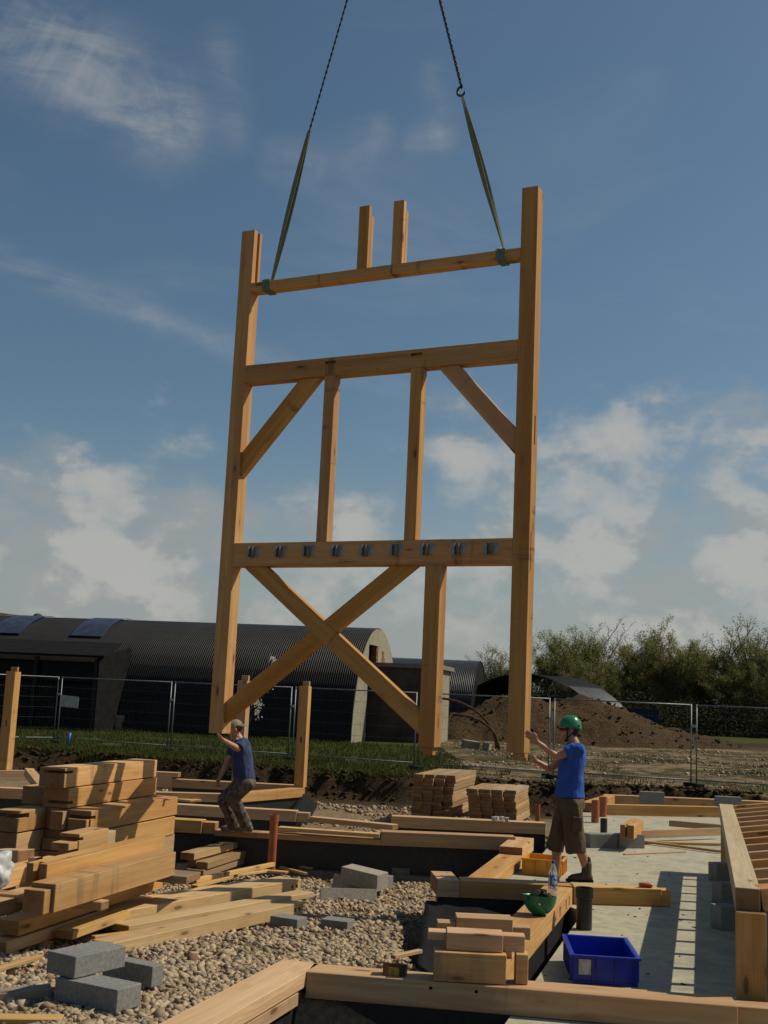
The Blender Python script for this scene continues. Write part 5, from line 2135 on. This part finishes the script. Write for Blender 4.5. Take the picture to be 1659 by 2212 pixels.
# ------------------------------------------------------------------ trees
def tree_meshes(seed, H, spread, nstem, leafn, leafsize, bare):
    rd = random.Random(seed)
    bm = bmesh.new()
    tips = []

    def limb(p, d, ln, r, depth):
        pts_, n = [p], 4 if depth < 2 else 3
        for k in range(n):
            d = (d + Vector((rd.gauss(0, .10), rd.gauss(0, .10), rd.uniform(.0, .12)))).normalized()
            pts_.append(pts_[-1] + d * (ln / n))
        rad = [r * (1 - .75 * k / n) for k in range(n + 1)]
        bm_tube(bm, pts_, rad, 5 if depth == 0 else 3, False)
        for k in range(1, n + 1):
            tips.append((pts_[k - 1], pts_[k], depth))
        if depth < 3:
            nb = (6, 5, 3)[depth]
            for k in range(nb):
                f = rd.uniform(.22, .97)
                q = pts_[0].lerp(pts_[-1], f) if n == 1 else pts_[min(n, int(f * n))].lerp(pts_[min(n, int(f * n) + 1)], f * n - int(f * n))
                side = Vector((rd.gauss(0, 1), rd.gauss(0, 1), 0)).normalized()
                nd_ = (d * rd.uniform(.7, 1.1) + side * rd.uniform(.28, .62) + Vector((0, 0, .25))).normalized()
                limb(q, nd_, ln * rd.uniform(.34, .58) * (1.1 - .35 * f), max(.008, r * .42), depth + 1)

    for k in range(nstem):
        an = rd.uniform(0, 2 * PI)
        rr = rd.uniform(.1, 1) * spread
        d = Vector((math.cos(an) * rr, math.sin(an) * rr, 1)).normalized()
        limb(Vector((math.cos(an) * .3 * rr, math.sin(an) * .3 * rr, -.1)), d, H * rd.uniform(.62, .95), rd.uniform(.05, .11) * H / 8, 0)
    tr = to_me(bm, smooth=True)
    lv, lf, k = [], [], 0
    for _ in range(leafn):
        a, b, dep = tips[rd.randrange(len(tips))]
        if dep == 0 and rd.random() < .75:
            continue
        c = a.lerp(b, rd.random()) + Vector((rd.gauss(0, .13), rd.gauss(0, .13), rd.gauss(0, .13)))
        u = Vector((rd.gauss(0, 1), rd.gauss(0, 1), rd.gauss(0, .8))).normalized()
        w = u.cross(Vector((rd.gauss(0, 1), rd.gauss(0, 1), rd.gauss(0, 1)))).normalized()
        s = leafsize * rd.uniform(.6, 1.4)
        lv += [c - u * s, c + w * s * .5, c + u * s, c - w * s * .5]
        lf.append((k, k + 1, k + 2, k + 3))
        k += 4
    # low skirt of brushwood so the foot is closed
    for _ in range(int(leafn * .3) + 2500):
        an, rr = rd.uniform(0, 2 * PI), spread * H * .42 * math.sqrt(rd.random())
        c = Vector((math.cos(an) * rr, math.sin(an) * rr, rd.random() ** 1.3 * H * .42))
        u = Vector((rd.gauss(0, 1), rd.gauss(0, 1), rd.gauss(0, .8))).normalized()
        w = u.cross(Vector((rd.gauss(0, 1), rd.gauss(0, 1), rd.gauss(0, 1)))).normalized()
        s = leafsize * rd.uniform(.7, 1.6)
        lv += [c - u * s, c + w * s * .5, c + u * s, c - w * s * .5]
        lf.append((k, k + 1, k + 2, k + 3))
        k += 4
    return tr, np_mesh('crown', lv, lf)


kinds = {}
for kname, args in dict(g1=(11, 8, .38, 15, 30000, .05, 0), g2=(12, 8, .44, 17, 32000, .05, 0), d1=(13, 8, .46, 18, 38000, .055, 0), d2=(14, 8, .5, 18, 38000, .055, 0),
                        b1=(15, 8, .32, 14, 4500, .06, 1), b2=(16, 8, .42, 17, 6500, .06, 1)).items():
    kinds[kname] = tree_meshes(*args)
tl = [(1040, 1425, 98, 'b1', 'leaf_tan', 'sparse pale tree just right of the smaller hut'),
      (1085, 1398, 97, 'b2', 'leaf_bright', 'thin-leaved tree left of the right frame post'),
      (1160, 1370, 95, 'g1', 'leaf_bright', 'bright green tree showing right of the right frame post'),
      (1232, 1372, 94, 'g2', 'leaf_bright', 'rounded bright green tree above the helmeted man'),
      (1297, 1345, 96, 'b1', 'leaf_tan', 'tall bare tan tree between the bright and the dark green ones'),
      (1345, 1415, 92, 'd2', 'leaf_dark', 'low dark bush-like tree beside the tan tree'),
      (1398, 1385, 90, 'd1', 'leaf_dark', 'left shoulder of the big dark green clump'),
      (1445, 1338, 90, 'd2', 'leaf_dark', 'tallest dark green tree in the middle of the right treeline'),
      (1500, 1372, 91, 'd1', 'leaf_dark', 'dark green tree right of the tallest green one'),
      (1545, 1410, 97, 'g1', 'leaf_dark', 'smaller dull tree in the dip of the treeline'),
      (1585, 1362, 92, 'b2', 'leaf_tan', 'brownish half-bare tree near the right edge'),
      (1612, 1395, 88, 'd2', 'leaf_dark', 'dark low tree before the half-bare tree at right'),
      (1645, 1318, 91, 'b2', 'leaf_dark', 'tallest half-bare tree at the right edge of view'),
      (1690, 1350, 90, 'd1', 'leaf_dark', 'dark tree cut by the right edge of view'),
      (1265, 1420, 86, 'd1', 'leaf_dark', 'dark undergrowth tree behind the arched shelter')]
for i, (px_, py_, dist, kd, lm, lab) in enumerate(tl):
    top_ = D('W', px_, py_, dist)
    root = empty('tree', (top_.x, dist, 0), i * 1.7)
    tag(root, lab, 'tree', 'trees along the right of the field')
    tm, cm = kinds[kd]
    s = (1.06 if px_ < 1500 else .97) * top_.z / max(v.co.z for v in tm.vertices)
    root.scale = (s * 1.55, s * 1.55, s)
    link('trunk', tm, 'bark_pale' if kd[0] == 'b' else 'bark', root)
    c_ = link('crown', cm, None, root)
    if len(cm.materials) == 0:
        cm.materials.append(M['leaf_dark'])
    c_.material_slots[0].link = 'OBJECT'
    c_.material_slots[0].material = M[lm]
# low scrub along the foot of the trees
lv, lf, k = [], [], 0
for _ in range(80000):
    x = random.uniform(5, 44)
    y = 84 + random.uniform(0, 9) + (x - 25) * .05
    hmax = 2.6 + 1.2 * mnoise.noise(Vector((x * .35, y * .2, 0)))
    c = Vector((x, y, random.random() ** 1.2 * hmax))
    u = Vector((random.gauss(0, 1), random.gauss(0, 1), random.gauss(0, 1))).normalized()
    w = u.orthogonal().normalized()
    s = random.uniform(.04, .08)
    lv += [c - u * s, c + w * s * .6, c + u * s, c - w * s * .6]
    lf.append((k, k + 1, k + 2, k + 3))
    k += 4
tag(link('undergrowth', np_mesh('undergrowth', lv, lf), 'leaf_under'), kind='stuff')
# blossoming sapling by the hut
bs = empty('blossom_sapling', (-4.9, 43.5, 0))
tag(bs, 'thin sapling with white blossom before the black hut', 'sapling')
bm = bmesh.new()
rd = random.Random(5)
tw = []
for k in range(5):
    p = Vector((0, 0, 0))
    d = Vector((rd.uniform(-.12, .45), rd.uniform(-.2, .2), 1)).normalized()
    pts_ = [p]
    for q in range(7):
        d = (d + Vector((rd.gauss(.03, .1), rd.gauss(0, .1), .05))).normalized()
        pts_.append(pts_[-1] + d * (.33 + .1 * rd.random()) * (1 - .05 * k))
        tw.append(pts_[-1])
    bm_tube(bm, pts_, [.03 - .0035 * q for q in range(8)], 5)
link('stem', to_me(bm, smooth=True), 'bark', bs)
lv, lf, k = [], [], 0
for c0 in [t_ for t_ in tw if rd.random() < .22] + [Vector((.55, 0, 1.0)), Vector((.15, 0, 1.8)), Vector((1.0, 0, 3.0))]:
    for _ in range(34):
        c = c0 + Vector((rd.gauss(0, .07), rd.gauss(0, .07), rd.gauss(0, .1)))
        u = Vector((rd.gauss(0, 1), rd.gauss(0, 1), rd.gauss(0, 1))).normalized()
        w = u.orthogonal().normalized()
        s = .035
        lv += [c - u * s, c + w * s, c + u * s, c - w * s]
        lf.append((k, k + 1, k + 2, k + 3))
        k += 4
link('blossom', np_mesh('blossom', lv, lf), 'blossom', bs)


# ------------------------------------------------------------------ workmen
def blob(parts, voxel=.012, smooth_it=4, ripple=0, seed=0):
    """closed tapered tubes and ellipse lofts fused into ONE continuous surface"""
    bm = bmesh.new()
    for p in parts:
        if p[0] == 'tube':
            pts_, rad = [Vector(q) for q in p[1]], list(p[2])
            d0, d1 = (pts_[0] - pts_[1]).normalized(), (pts_[-1] - pts_[-2]).normalized()
            pts_ = [pts_[0] + d0 * rad[0] * .75, pts_[0] + d0 * rad[0] * .45] + pts_
            rad = [rad[0] * .45, rad[0] * .85] + rad
            if len(p) < 4:          # rounded end; a fourth entry leaves a cut hem
                pts_ += [pts_[-1] + d1 * rad[-1] * .45, pts_[-1] + d1 * rad[-1] * .75]
                rad += [rad[-1] * .85, rad[-1] * .45]
            bm_tube(bm, pts_, rad, 14)
        elif p[0] == 'loft':            # [(centre, half_a, half_b)], axis a, axis b
            rows = []
            A_, B_ = p[2], p[3]
            for c, ra, rb in p[1]:
                rows.append([bm.verts.new(Vector(c) + A_ * (math.cos(q) * ra) + B_ * (math.sin(q) * rb)) for q in np.linspace(0, 2 * PI, 21)[:-1]])
            fs = []
            for r0, r1 in zip(rows, rows[1:]):
                for k in range(20):
                    fs.append(bm.faces.new((r0[k], r0[(k + 1) % 20], r1[(k + 1) % 20], r1[k])))
            fs.append(bm.faces.new(rows[0][::-1]))
            fs.append(bm.faces.new(rows[-1]))
            bmesh.ops.recalc_face_normals(bm, faces=fs)
        elif p[0] == 'ball':
            r = bmesh.ops.create_icosphere(bm, subdivisions=3, radius=1)
            for v in r['verts']:
                v.co = Vector(p[1]) + p[3] @ Vector((v.co.x * p[2][0], v.co.y * p[2][1], v.co.z * p[2][2]))
    me = to_me(bm)
    o = bpy.data.objects.new('tmp', me)
    C.objects.link(o)
    md = o.modifiers.new('r', 'REMESH')
    md.mode, md.voxel_size, md.adaptivity = 'VOXEL', voxel, 0
    md = o.modifiers.new('s', 'SMOOTH')
    md.factor, md.iterations = .5, smooth_it
    dg = bpy.context.evaluated_depsgraph_get()
    res = bpy.data.meshes.new_from_object(o.evaluated_get(dg))
    bpy.data.objects.remove(o)
    bpy.data.meshes.remove(me)
    if ripple:
        for v in res.vertices:
            c = v.co
            v.co = c + v.normal * ripple * (mnoise.noise(Vector((c.x * 9, c.y * 9, c.z * 6 + seed))) + .5 * mnoise.noise(Vector((c.x * 22, c.y * 22, c.z * 12 + seed))))
    res.polygons.foreach_set('use_smooth', [True] * len(res.polygons))
    return res


def hand(wrist, direction, palm_n, side, curl, size=1.0):
    """tubes for a palm, four unequal bent fingers and a thumb; direction = along hand, side = towards the thumb"""
    d, n_, s = direction.normalized(), palm_n.normalized(), side.normalized()
    out_ = []
    pl_ = .095 * size
    for k in (-1, -.33, .33, 1):
        out_.append(('tube', [wrist, wrist + d * pl_ * .5 + s * (.026 * k * size), wrist + d * pl_ + s * (.032 * k * size)], [.024 * size, .018 * size, .013 * size]))
    for k, ln_ in ((-1, .062), (-.33, .078), (.33, .084), (1, .074)):
        b = wrist + d * pl_ + s * (.033 * k * size)
        m1 = b + (d * math.cos(curl * .6) + n_ * math.sin(curl * .6)) * ln_ * .45 * size + s * (.004 * k)
        m2 = m1 + (d * math.cos(curl * 1.3) + n_ * math.sin(curl * 1.3)) * ln_ * .32 * size
        m3 = m2 + (d * math.cos(curl * 1.9) + n_ * math.sin(curl * 1.9)) * ln_ * .23 * size
        out_.append(('tube', [b - d * .02, b, m1, m2, m3], [.011, .0105, .0095, .0085, .007]))
    b = wrist + d * .03 * size + s * .022 * size
    out_.append(('tube', [b, b + (d * .55 + s * .8).normalized() * .045, b + (d * .8 + s * .6).normalized() * .085 + n_ * .012], [.014, .012, .0085]))
    return out_


def person(name, label, base):
    r = empty(name, base)
    return tag(r, label, 'person')


def add(root, name, me, mat, label=None):
    me.transform(Matrix.Translation(-root.location))
    o = link(name, me, mat, root)
    if label:
        o['label'] = label
    return o


FWD, LATN = Vector((-1, 0, 0)), Vector((0, -1, 0))       # man faces picture-left; near side is -Y


def head_parts(c, fwd, upv, s=1.0):
    fwd, upv = fwd.normalized(), upv.normalized()
    side = upv.cross(fwd)
    R = Matrix((fwd, side, upv)).transposed()

    def at(f, l, u):
        return c + fwd * f * s + side * l * s + upv * u * s
    P = [('ball', at(-.012, 0, .03), (.098 * s, .077 * s, .092 * s), R),
         ('ball', at(.022, 0, -.035), (.068 * s, .060 * s, .075 * s), R),
         ('ball', at(.055, 0, -.092), (.030 * s, .034 * s, .024 * s), R),           # chin
         ('tube', [at(.078, 0, .012), at(.098, 0, -.022), at(.085, 0, -.036)], [.011 * s, .013 * s, .010 * s]),   # nose
         ('tube', [at(.078, -.03, .03), at(.088, 0, .032), at(.078, .03, .03)], [.012 * s, .013 * s, .012 * s]),   # brow
         ('ball', at(.082, 0, -.060), (.010 * s, .022 * s, .006 * s), R), ('ball', at(.080, 0, -.072), (.010 * s, .019 * s, .006 * s), R)]   # lips
    for q in (-1, 1):
        P.append(('ball', at(-.012, q * .076, -.005), (.020 * s, .010 * s, .032 * s), R))       # ears
    return P, at, R, side


# man at the right, helmet and blue shirt
m2b = Vector((2.25, 13.2, -.0))
man2 = person('person', 'man in green helmet, blue T-shirt and brown shorts steadying the right post', m2b)
Yb = 13.12


def v2(x, y, dy=0):
    return D('V2', x, y, Yb + dy)


def q3(x, y, dy=0):
    return D('Q3', x, y, Yb + dy)


hc = v2(935, 505)
hup = Vector((.06, 0, 1)).normalized()
hf = Vector((-1, -.10, -.02))
HP, hat, hR, hside = head_parts(hc, hf, hup)
nS, fS = v2(1085, 815, -.17), v2(1010, 830, .19)
nE, fE = v2(735, 940, -.13), v2(620, 1150, .16)
nW, fW = v2(415, 700, -.13), v2(395, 1015, .12)
nHand, fHand = v2(195, 505, -.165), v2(215, 905, -.12)
neck = v2(1015, 690)
chest, belly, hip = v2(1010, 930), v2(958, 1330), v2(955, 1660)
kR, aR = q3(1475, 590, -.10), q3(1550, 770, -.08)
kL, aL = q3(1290, 560, .18), q3(1285, 800, .26)
aR = q3(1548, 800, -.07)
hipR, hipL = v2(975, 1720, -.09), v2(925, 1720, .1)
footR, footL = q3(1545, 868, -.07), q3(1285, 850, .26)
zfR = .005
aR.z = max(aR.z, .09)
footL = Vector((aL.x, aL.y, -.18))
aL.z = -.09
body = [('tube', [v2(935, 560), v2(985, 640), v2(1030, 730)], [.054, .055, .06])] + HP
body += [('loft', [(neck + Vector((.01, 0, -.02)), .07, .08), (v2(1030, 770), .095, .15), (chest, .11, .155), (belly, .10, .14), (hip, .115, .15)], Vector((1, 0, 0)), Vector((0, 1, 0)))]
for S_, E_, W_, Hd in ((nS, nE, nW, nHand), (fS, fE, fW, fHand)):
    body.append(('tube', [S_, S_.lerp(E_, .45), E_], [.052, .048, .039]))
    body.append(('tube', [E_, E_.lerp(W_, .3), W_], [.039, .040, .0265]))
body += hand(nW, (nHand - nW), Vector((-.5, .6, -.4)), Vector((.35, -.45, .8)), .18)
body += hand(fW, (fHand - fW), Vector((-.3, -.2, -.9)), Vector((.0, -.5, .85)), .9)
for h_, k_, a_ in ((hipR, kR, aR), (hipL, kL, aL)):
    body.append(('tube', [h_, h_.lerp(k_, .5), k_], [.085, .075, .055]))
    body.append(('tube', [k_, k_.lerp(a_, .33) + Vector((.018, 0, 0)), a_], [.053, .055, .036]))
add(man2, 'body', blob(body, .0085, 3), 'skin')
# T-shirt
hemz = v2(950, 1612)
tee = [('loft', [(v2(1020, 700), .06, .075), (v2(1035, 745), .098, .15), (v2(1030, 840), .125, .185), (v2(1000, 1000), .148, .18), (v2(965, 1250), .142, .168), (v2(950, 1450), .155, .172), (hemz, .168, .185)], Vector((1, 0, 0)), Vector((0, 1, 0)))]
for S_, E_ in ((nS, nE), (fS, fE)):
    tee.append(('tube', [S_ + Vector((.02, 0, .0)), S_.lerp(E_, .2), S_.lerp(E_, .56)], [.072, .076, .084], 1))
add(man2, 't_shirt', blob(tee, .0095, 4, .009, 3), 'shirt_blue')
# shorts
sh = [('loft', [(v2(955, 1590), .150, .165), (v2(955, 1680), .165, .185), (v2(955, 1790), .16, .18)], Vector((1, 0, 0)), Vector((0, 1, 0)))]
hR_, hL_ = q3(1458, 612, -.08), q3(1285, 598, .18)
sh.append(('tube', [hipR, hipR.lerp(hR_, .5), hipR.lerp(hR_, 1.08)], [.118, .116, .116], 1))
sh.append(('tube', [hipL, hipL.lerp(hL_, .5), hipL.lerp(hL_, 1.06)], [.118, .110, .102], 1))
add(man2, 'shorts', blob(sh, .0095, 3, .011, 8), 'shorts')
bm = bmesh.new()
bm_box(bm, -.05, .06, -.022, .0, -.08, .075)
bevel(bm, .012, 2)
po = link('cargo_pocket', to_me(bm, smooth=True), 'shorts', man2)
po.location = hipR.lerp(hR_, .42) + Vector((.02, -.115, 0)) - man2.location
for (an, fz, mt) in ((aR, zfR, 'boot'), (aL, -.18, 'boot')):
    bt_p = [('tube', [Vector((an.x, an.y, fz + .19)), Vector((an.x, an.y, fz + .08)), Vector((an.x + .01, an.y, fz + .05))], [.056, .056, .055]),
            ('tube', [Vector((an.x + .035, an.y, fz + .042)), Vector((an.x - .06, an.y - .005, fz + .048)), Vector((an.x - .15, an.y - .01, fz + .036)), Vector((an.x - .185, an.y - .012, fz + .03))], [.042, .047, .042, .03])]
    add(man2, 'boot', blob(bt_p, .009, 3), mt)
    bm = bmesh.new()
    prof = [(.075, .035), (.07, -.035), (-.05, -.045), (-.16, -.052), (-.225, -.03), (-.225, .02), (-.16, .042), (-.05, .04)]
    lo_ = [bm.verts.new((an.x + x_, an.y + y_, fz - .002)) for x_, y_ in prof]
    hi_ = [bm.verts.new((an.x + x_, an.y + y_, fz + .024)) for x_, y_ in prof]
    bm.faces.new(lo_)
    bm.faces.new(hi_[::-1])
    for k in range(8):
        bm.faces.new((lo_[k], hi_[k], hi_[(k + 1) % 8], lo_[(k + 1) % 8]))
    bmesh.ops.recalc_face_normals(bm, faces=list(bm.faces))
    add(man2, 'boot_sole', to_me(bm), 'rubber')
    s_ = blob([('tube', [Vector((an.x, an.y, fz + .16)), Vector((an.x - .0, an.y, fz + .235))], [.047, .046])], .009, 2)
    add(man2, 'sock', s_, 'sock')


def helmet(root, hat, R, s=1.0, tilt=0):
    bm = bmesh.new()
    rows = []
    nseg = 28
    for j in range(11):
        ph = PI / 2 * (1 - j / 10) if j < 10 else 0
        row = []
        for k in range(nseg):
            an = 2 * PI * k / nseg
            fx, ly = math.cos(an), math.sin(an)
            rim = -.004 - .036 * smoothstep(-.15, -.9, fx) - .022 * (1 - abs(fx)) ** 2 + (.012 if fx > .7 else 0)
            zz = math.sin(ph) * .125 + (rim * (1 - math.sin(ph)))
            rr = math.cos(ph) ** .8
            row.append(bm.verts.new(hat(fx * .131 * rr - .012, ly * .108 * rr, zz + .043)))
        rows.append(row)
    for r0, r1 in zip(rows, rows[1:]):
        for k in range(nseg):
            bm.faces.new((r0[k], r1[k], r1[(k + 1) % nseg], r0[(k + 1) % nseg]))
    bmesh.ops.remove_doubles(bm, verts=list(bm.verts), dist=.001)
    bmesh.ops.recalc_face_normals(bm, faces=list(bm.faces))
    o = add(root, 'helmet', to_me(bm, smooth=True), 'helmet')
    md = o.modifiers.new('s', 'SOLIDIFY')
    md.thickness, md.offset = .008, -1
    for q in (-1, 1):
        bm = bmesh.new()
        c = hat(-.085, q * .088, .055)
        bm_tube(bm, [c, c + (hat(-.085, q * .1, .055) - c).normalized() * .008 * 1], .011, 10)
        b_ = add(root, 'rivet', to_me(bm), 'strap')
        b_.parent = root
    bm = bmesh.new()
    for q in (-1, 1):
        bm_tube(bm, [hat(.045, q * .088, .045), hat(.035, q * .079, -.02), hat(.028, q * .062, -.085), hat(.02, q * .02, -.118), hat(.02, 0, -.121)], .0095, 6)
        bm_tube(bm, [hat(-.07, q * .09, .03), hat(-.02, q * .082, -.03), hat(.028, q * .066, -.08)], .007, 6)
    add(root, 'chin_strap', to_me(bm, smooth=True), 'strap')


helmet(man2, hat, hR)
# dark glasses and hair at the nape
bm = bmesh.new()
bm_tube(bm, [hat(.02, -.078, .012), hat(.072, -.060, .012), hat(.092, -.03, .012), hat(.092, .03, .012), hat(.072, .060, .012), hat(.02, .078, .012)], [.006, .012, .017, .017, .012, .006], 8)
add(man2, 'glasses', to_me(bm, smooth=True), 'strap')
add(man2, 'hair', blob([('ball', hat(-.04, 0, .005), (.076, .074, .065), hR), ('ball', hat(-.055, 0, -.03), (.052, .06, .045), hR)], .009, 2, .004), 'hair')

# man at the left, stooping, camouflage trousers
Y1 = 15.75
m1b = D('V1', 560, 2010, 16.0)
man1 = person('person', 'stooping man in beige cap, navy T-shirt and camouflage trousers under the left post', Vector((m1b.x, 16.0, 0)))


def v1(x, y, dy=0):
    return D('V1', x, y, Y1 + dy)


hc1 = v1(452, 455, -.05)
hf1 = Vector((-.95, -.1, -.42))
hu1 = Vector((-.38, 0, .92))
hu1 = (hu1 - hf1.normalized() * hu1.dot(hf1.normalized())).normalized()
HP1, hat1, hR1, _s = head_parts(hc1, hf1, hu1)
nS, fS = v1(590, 650, -.17), v1(470, 690, .16)
nE, fE = v1(500, 745, -.30), v1(350, 930, .10)
nW, fW = v1(285, 615, -.50), v1(245, 1150, -.02)
nHand, fHand = v1(205, 545, -.58), v1(190, 1255, -.05)
neck = v1(515, 590)
hip = v1(600, 1240)
hN, hF = v1(640, 1280, -.1), v1(560, 1280, .1)
kN, kF = v1(410, 1480, -.12), v1(285, 1530, .12)
aN, aF = v1(610, 1880, .15), v1(430, 1900, .28)
fzN = fzF = .002
body = [('tube', [v1(470, 510), v1(500, 560), v1(545, 640)], [.052, .055, .062])] + HP1
body += [('loft', [(neck, .075, .09), (v1(555, 680), .10, .15), (v1(550, 820), .11, .15), (v1(575, 1050), .105, .14), (hip, .12, .15)], Vector((1, 0, 0)), Vector((0, 1, 0)))]
for S_, E_, W_ in ((nS, nE, nW), (fS, fE, fW)):
    body.append(('tube', [S_, S_.lerp(E_, .5), E_], [.052, .05, .043]))
    body.append(('tube', [E_, E_.lerp(W_, .3), W_], [.043, .043, .028]))
body += hand(nW, nHand - nW, Vector((0, 0, 1)), Vector((.2, -.9, .2)), .35)
body += hand(fW, fHand - fW, Vector((.6, 0, .3)), Vector((-.3, -.9, 0)), .5)
for h_, k_, a_ in ((hN, kN, aN), (hF, kF, aF)):
    body.append(('tube', [h_, h_.lerp(k_, .5), k_], [.085, .075, .055]))
    body.append(('tube', [k_, k_.lerp(a_, .33), a_], [.053, .055, .036]))
add(man1, 'body', blob(body, .0095, 3), 'skin')
tee = [('loft', [(v1(520, 585), .07, .08), (v1(560, 640), .105, .15), (v1(562, 740), .13, .18), (v1(565, 900), .14, .175), (v1(585, 1060), .145, .17), (v1(597, 1190), .155, .18)], Vector((1, 0, 0)), Vector((0, 1, 0)))]
tee.append(('tube', [nS, nS.lerp(nE, .4), nS.lerp(nE, .95)], [.072, .075, .080], 1))
tee.append(('tube', [fS, fS.lerp(fE, .3), fS.lerp(fE, .5)], [.07, .072, .074]))
add(man1, 't_shirt', blob(tee, .010, 4, .010, 5), 'shirt_navy')
tr_ = [('loft', [(v1(598, 1170), .140, .16), (v1(605, 1240), .15, .175), (v1(600, 1330), .13, .17)], Vector((1, 0, 0)), Vector((0, 1, 0)))]
for h_, k_, a_ in ((hN, kN, aN), (hF, kF, aF)):
    tr_.append(('tube', [h_, h_.lerp(k_, .5), k_], [.105, .105, .092]))
    tr_.append(('tube', [k_, k_.lerp(a_, .4) + Vector((.01, 0, 0)), k_.lerp(a_, .8), a_ + Vector((0, 0, -.0))], [.088, .085, .078, .078]))
add(man1, 'trousers', blob(tr_, .010, 3, .014, 9), 'camo')
for an, fz, dx in ((aN, fzN, .0), (aF, fzF, 0)):
    yb_ = 16.13
    c0 = Vector((an.x + .02, an.y, an.z))
    bp_ = [('tube', [c0, Vector((an.x + .02, yb_, fz + .09)), Vector((an.x + .02, yb_, fz + .055))], [.058, .056, .055]),
           ('tube', [Vector((an.x + .06, yb_, fz + .042)), Vector((an.x - .03, yb_, fz + .05)), Vector((an.x - .12, yb_, fz + .037)), Vector((an.x - .16, yb_, fz + .03))], [.042, .047, .042, .03])]
    add(man1, 'boot', blob(bp_, .010, 3), 'boot_grey')
# cap worn with the peak over the nape
bm = bmesh.new()
rows = []
for j in range(9):
    ph = PI / 2 * (1 - j / 8)
    rows.append([bm.verts.new(hat1(math.cos(an) * .112 * math.cos(ph) ** .8 - .012, math.sin(an) * .092 * math.cos(ph) ** .8, math.sin(ph) * .098 + .034)) for an in np.linspace(0, 2 * PI, 25)[:-1]])
for r0, r1 in zip(rows, rows[1:]):
    for k in range(24):
        bm.faces.new((r0[k], r1[k], r1[(k + 1) % 24], r0[(k + 1) % 24]))
bmesh.ops.remove_doubles(bm, verts=list(bm.verts), dist=.001)
bmesh.ops.recalc_face_normals(bm, faces=list(bm.faces))
o = add(man1, 'cap', to_me(bm, smooth=True), 'cap')
bm = bmesh.new()
r0 = [bm.verts.new(hat1(-.118 * math.cos(q) + 0, .088 * math.sin(q), .036)) for q in np.linspace(-1.1, 1.1, 9)]
r1 = [bm.verts.new(hat1(-.118 * math.cos(q) - .075 * math.cos(q * .9), .07 * math.sin(q), .0)) for q in np.linspace(-1.1, 1.1, 9)]
for k in range(8):
    bm.faces.new((r0[k], r0[k + 1], r1[k + 1], r1[k]))
o = add(man1, 'cap_peak', to_me(bm, smooth=True), 'cap')
md = o.modifiers.new('s', 'SOLIDIFY')
md.thickness = .006
add(man1, 'hair', blob([('ball', hat1(-.03, 0, .012), (.084, .080, .062), hR1)], .009, 2, .004), 'hair')
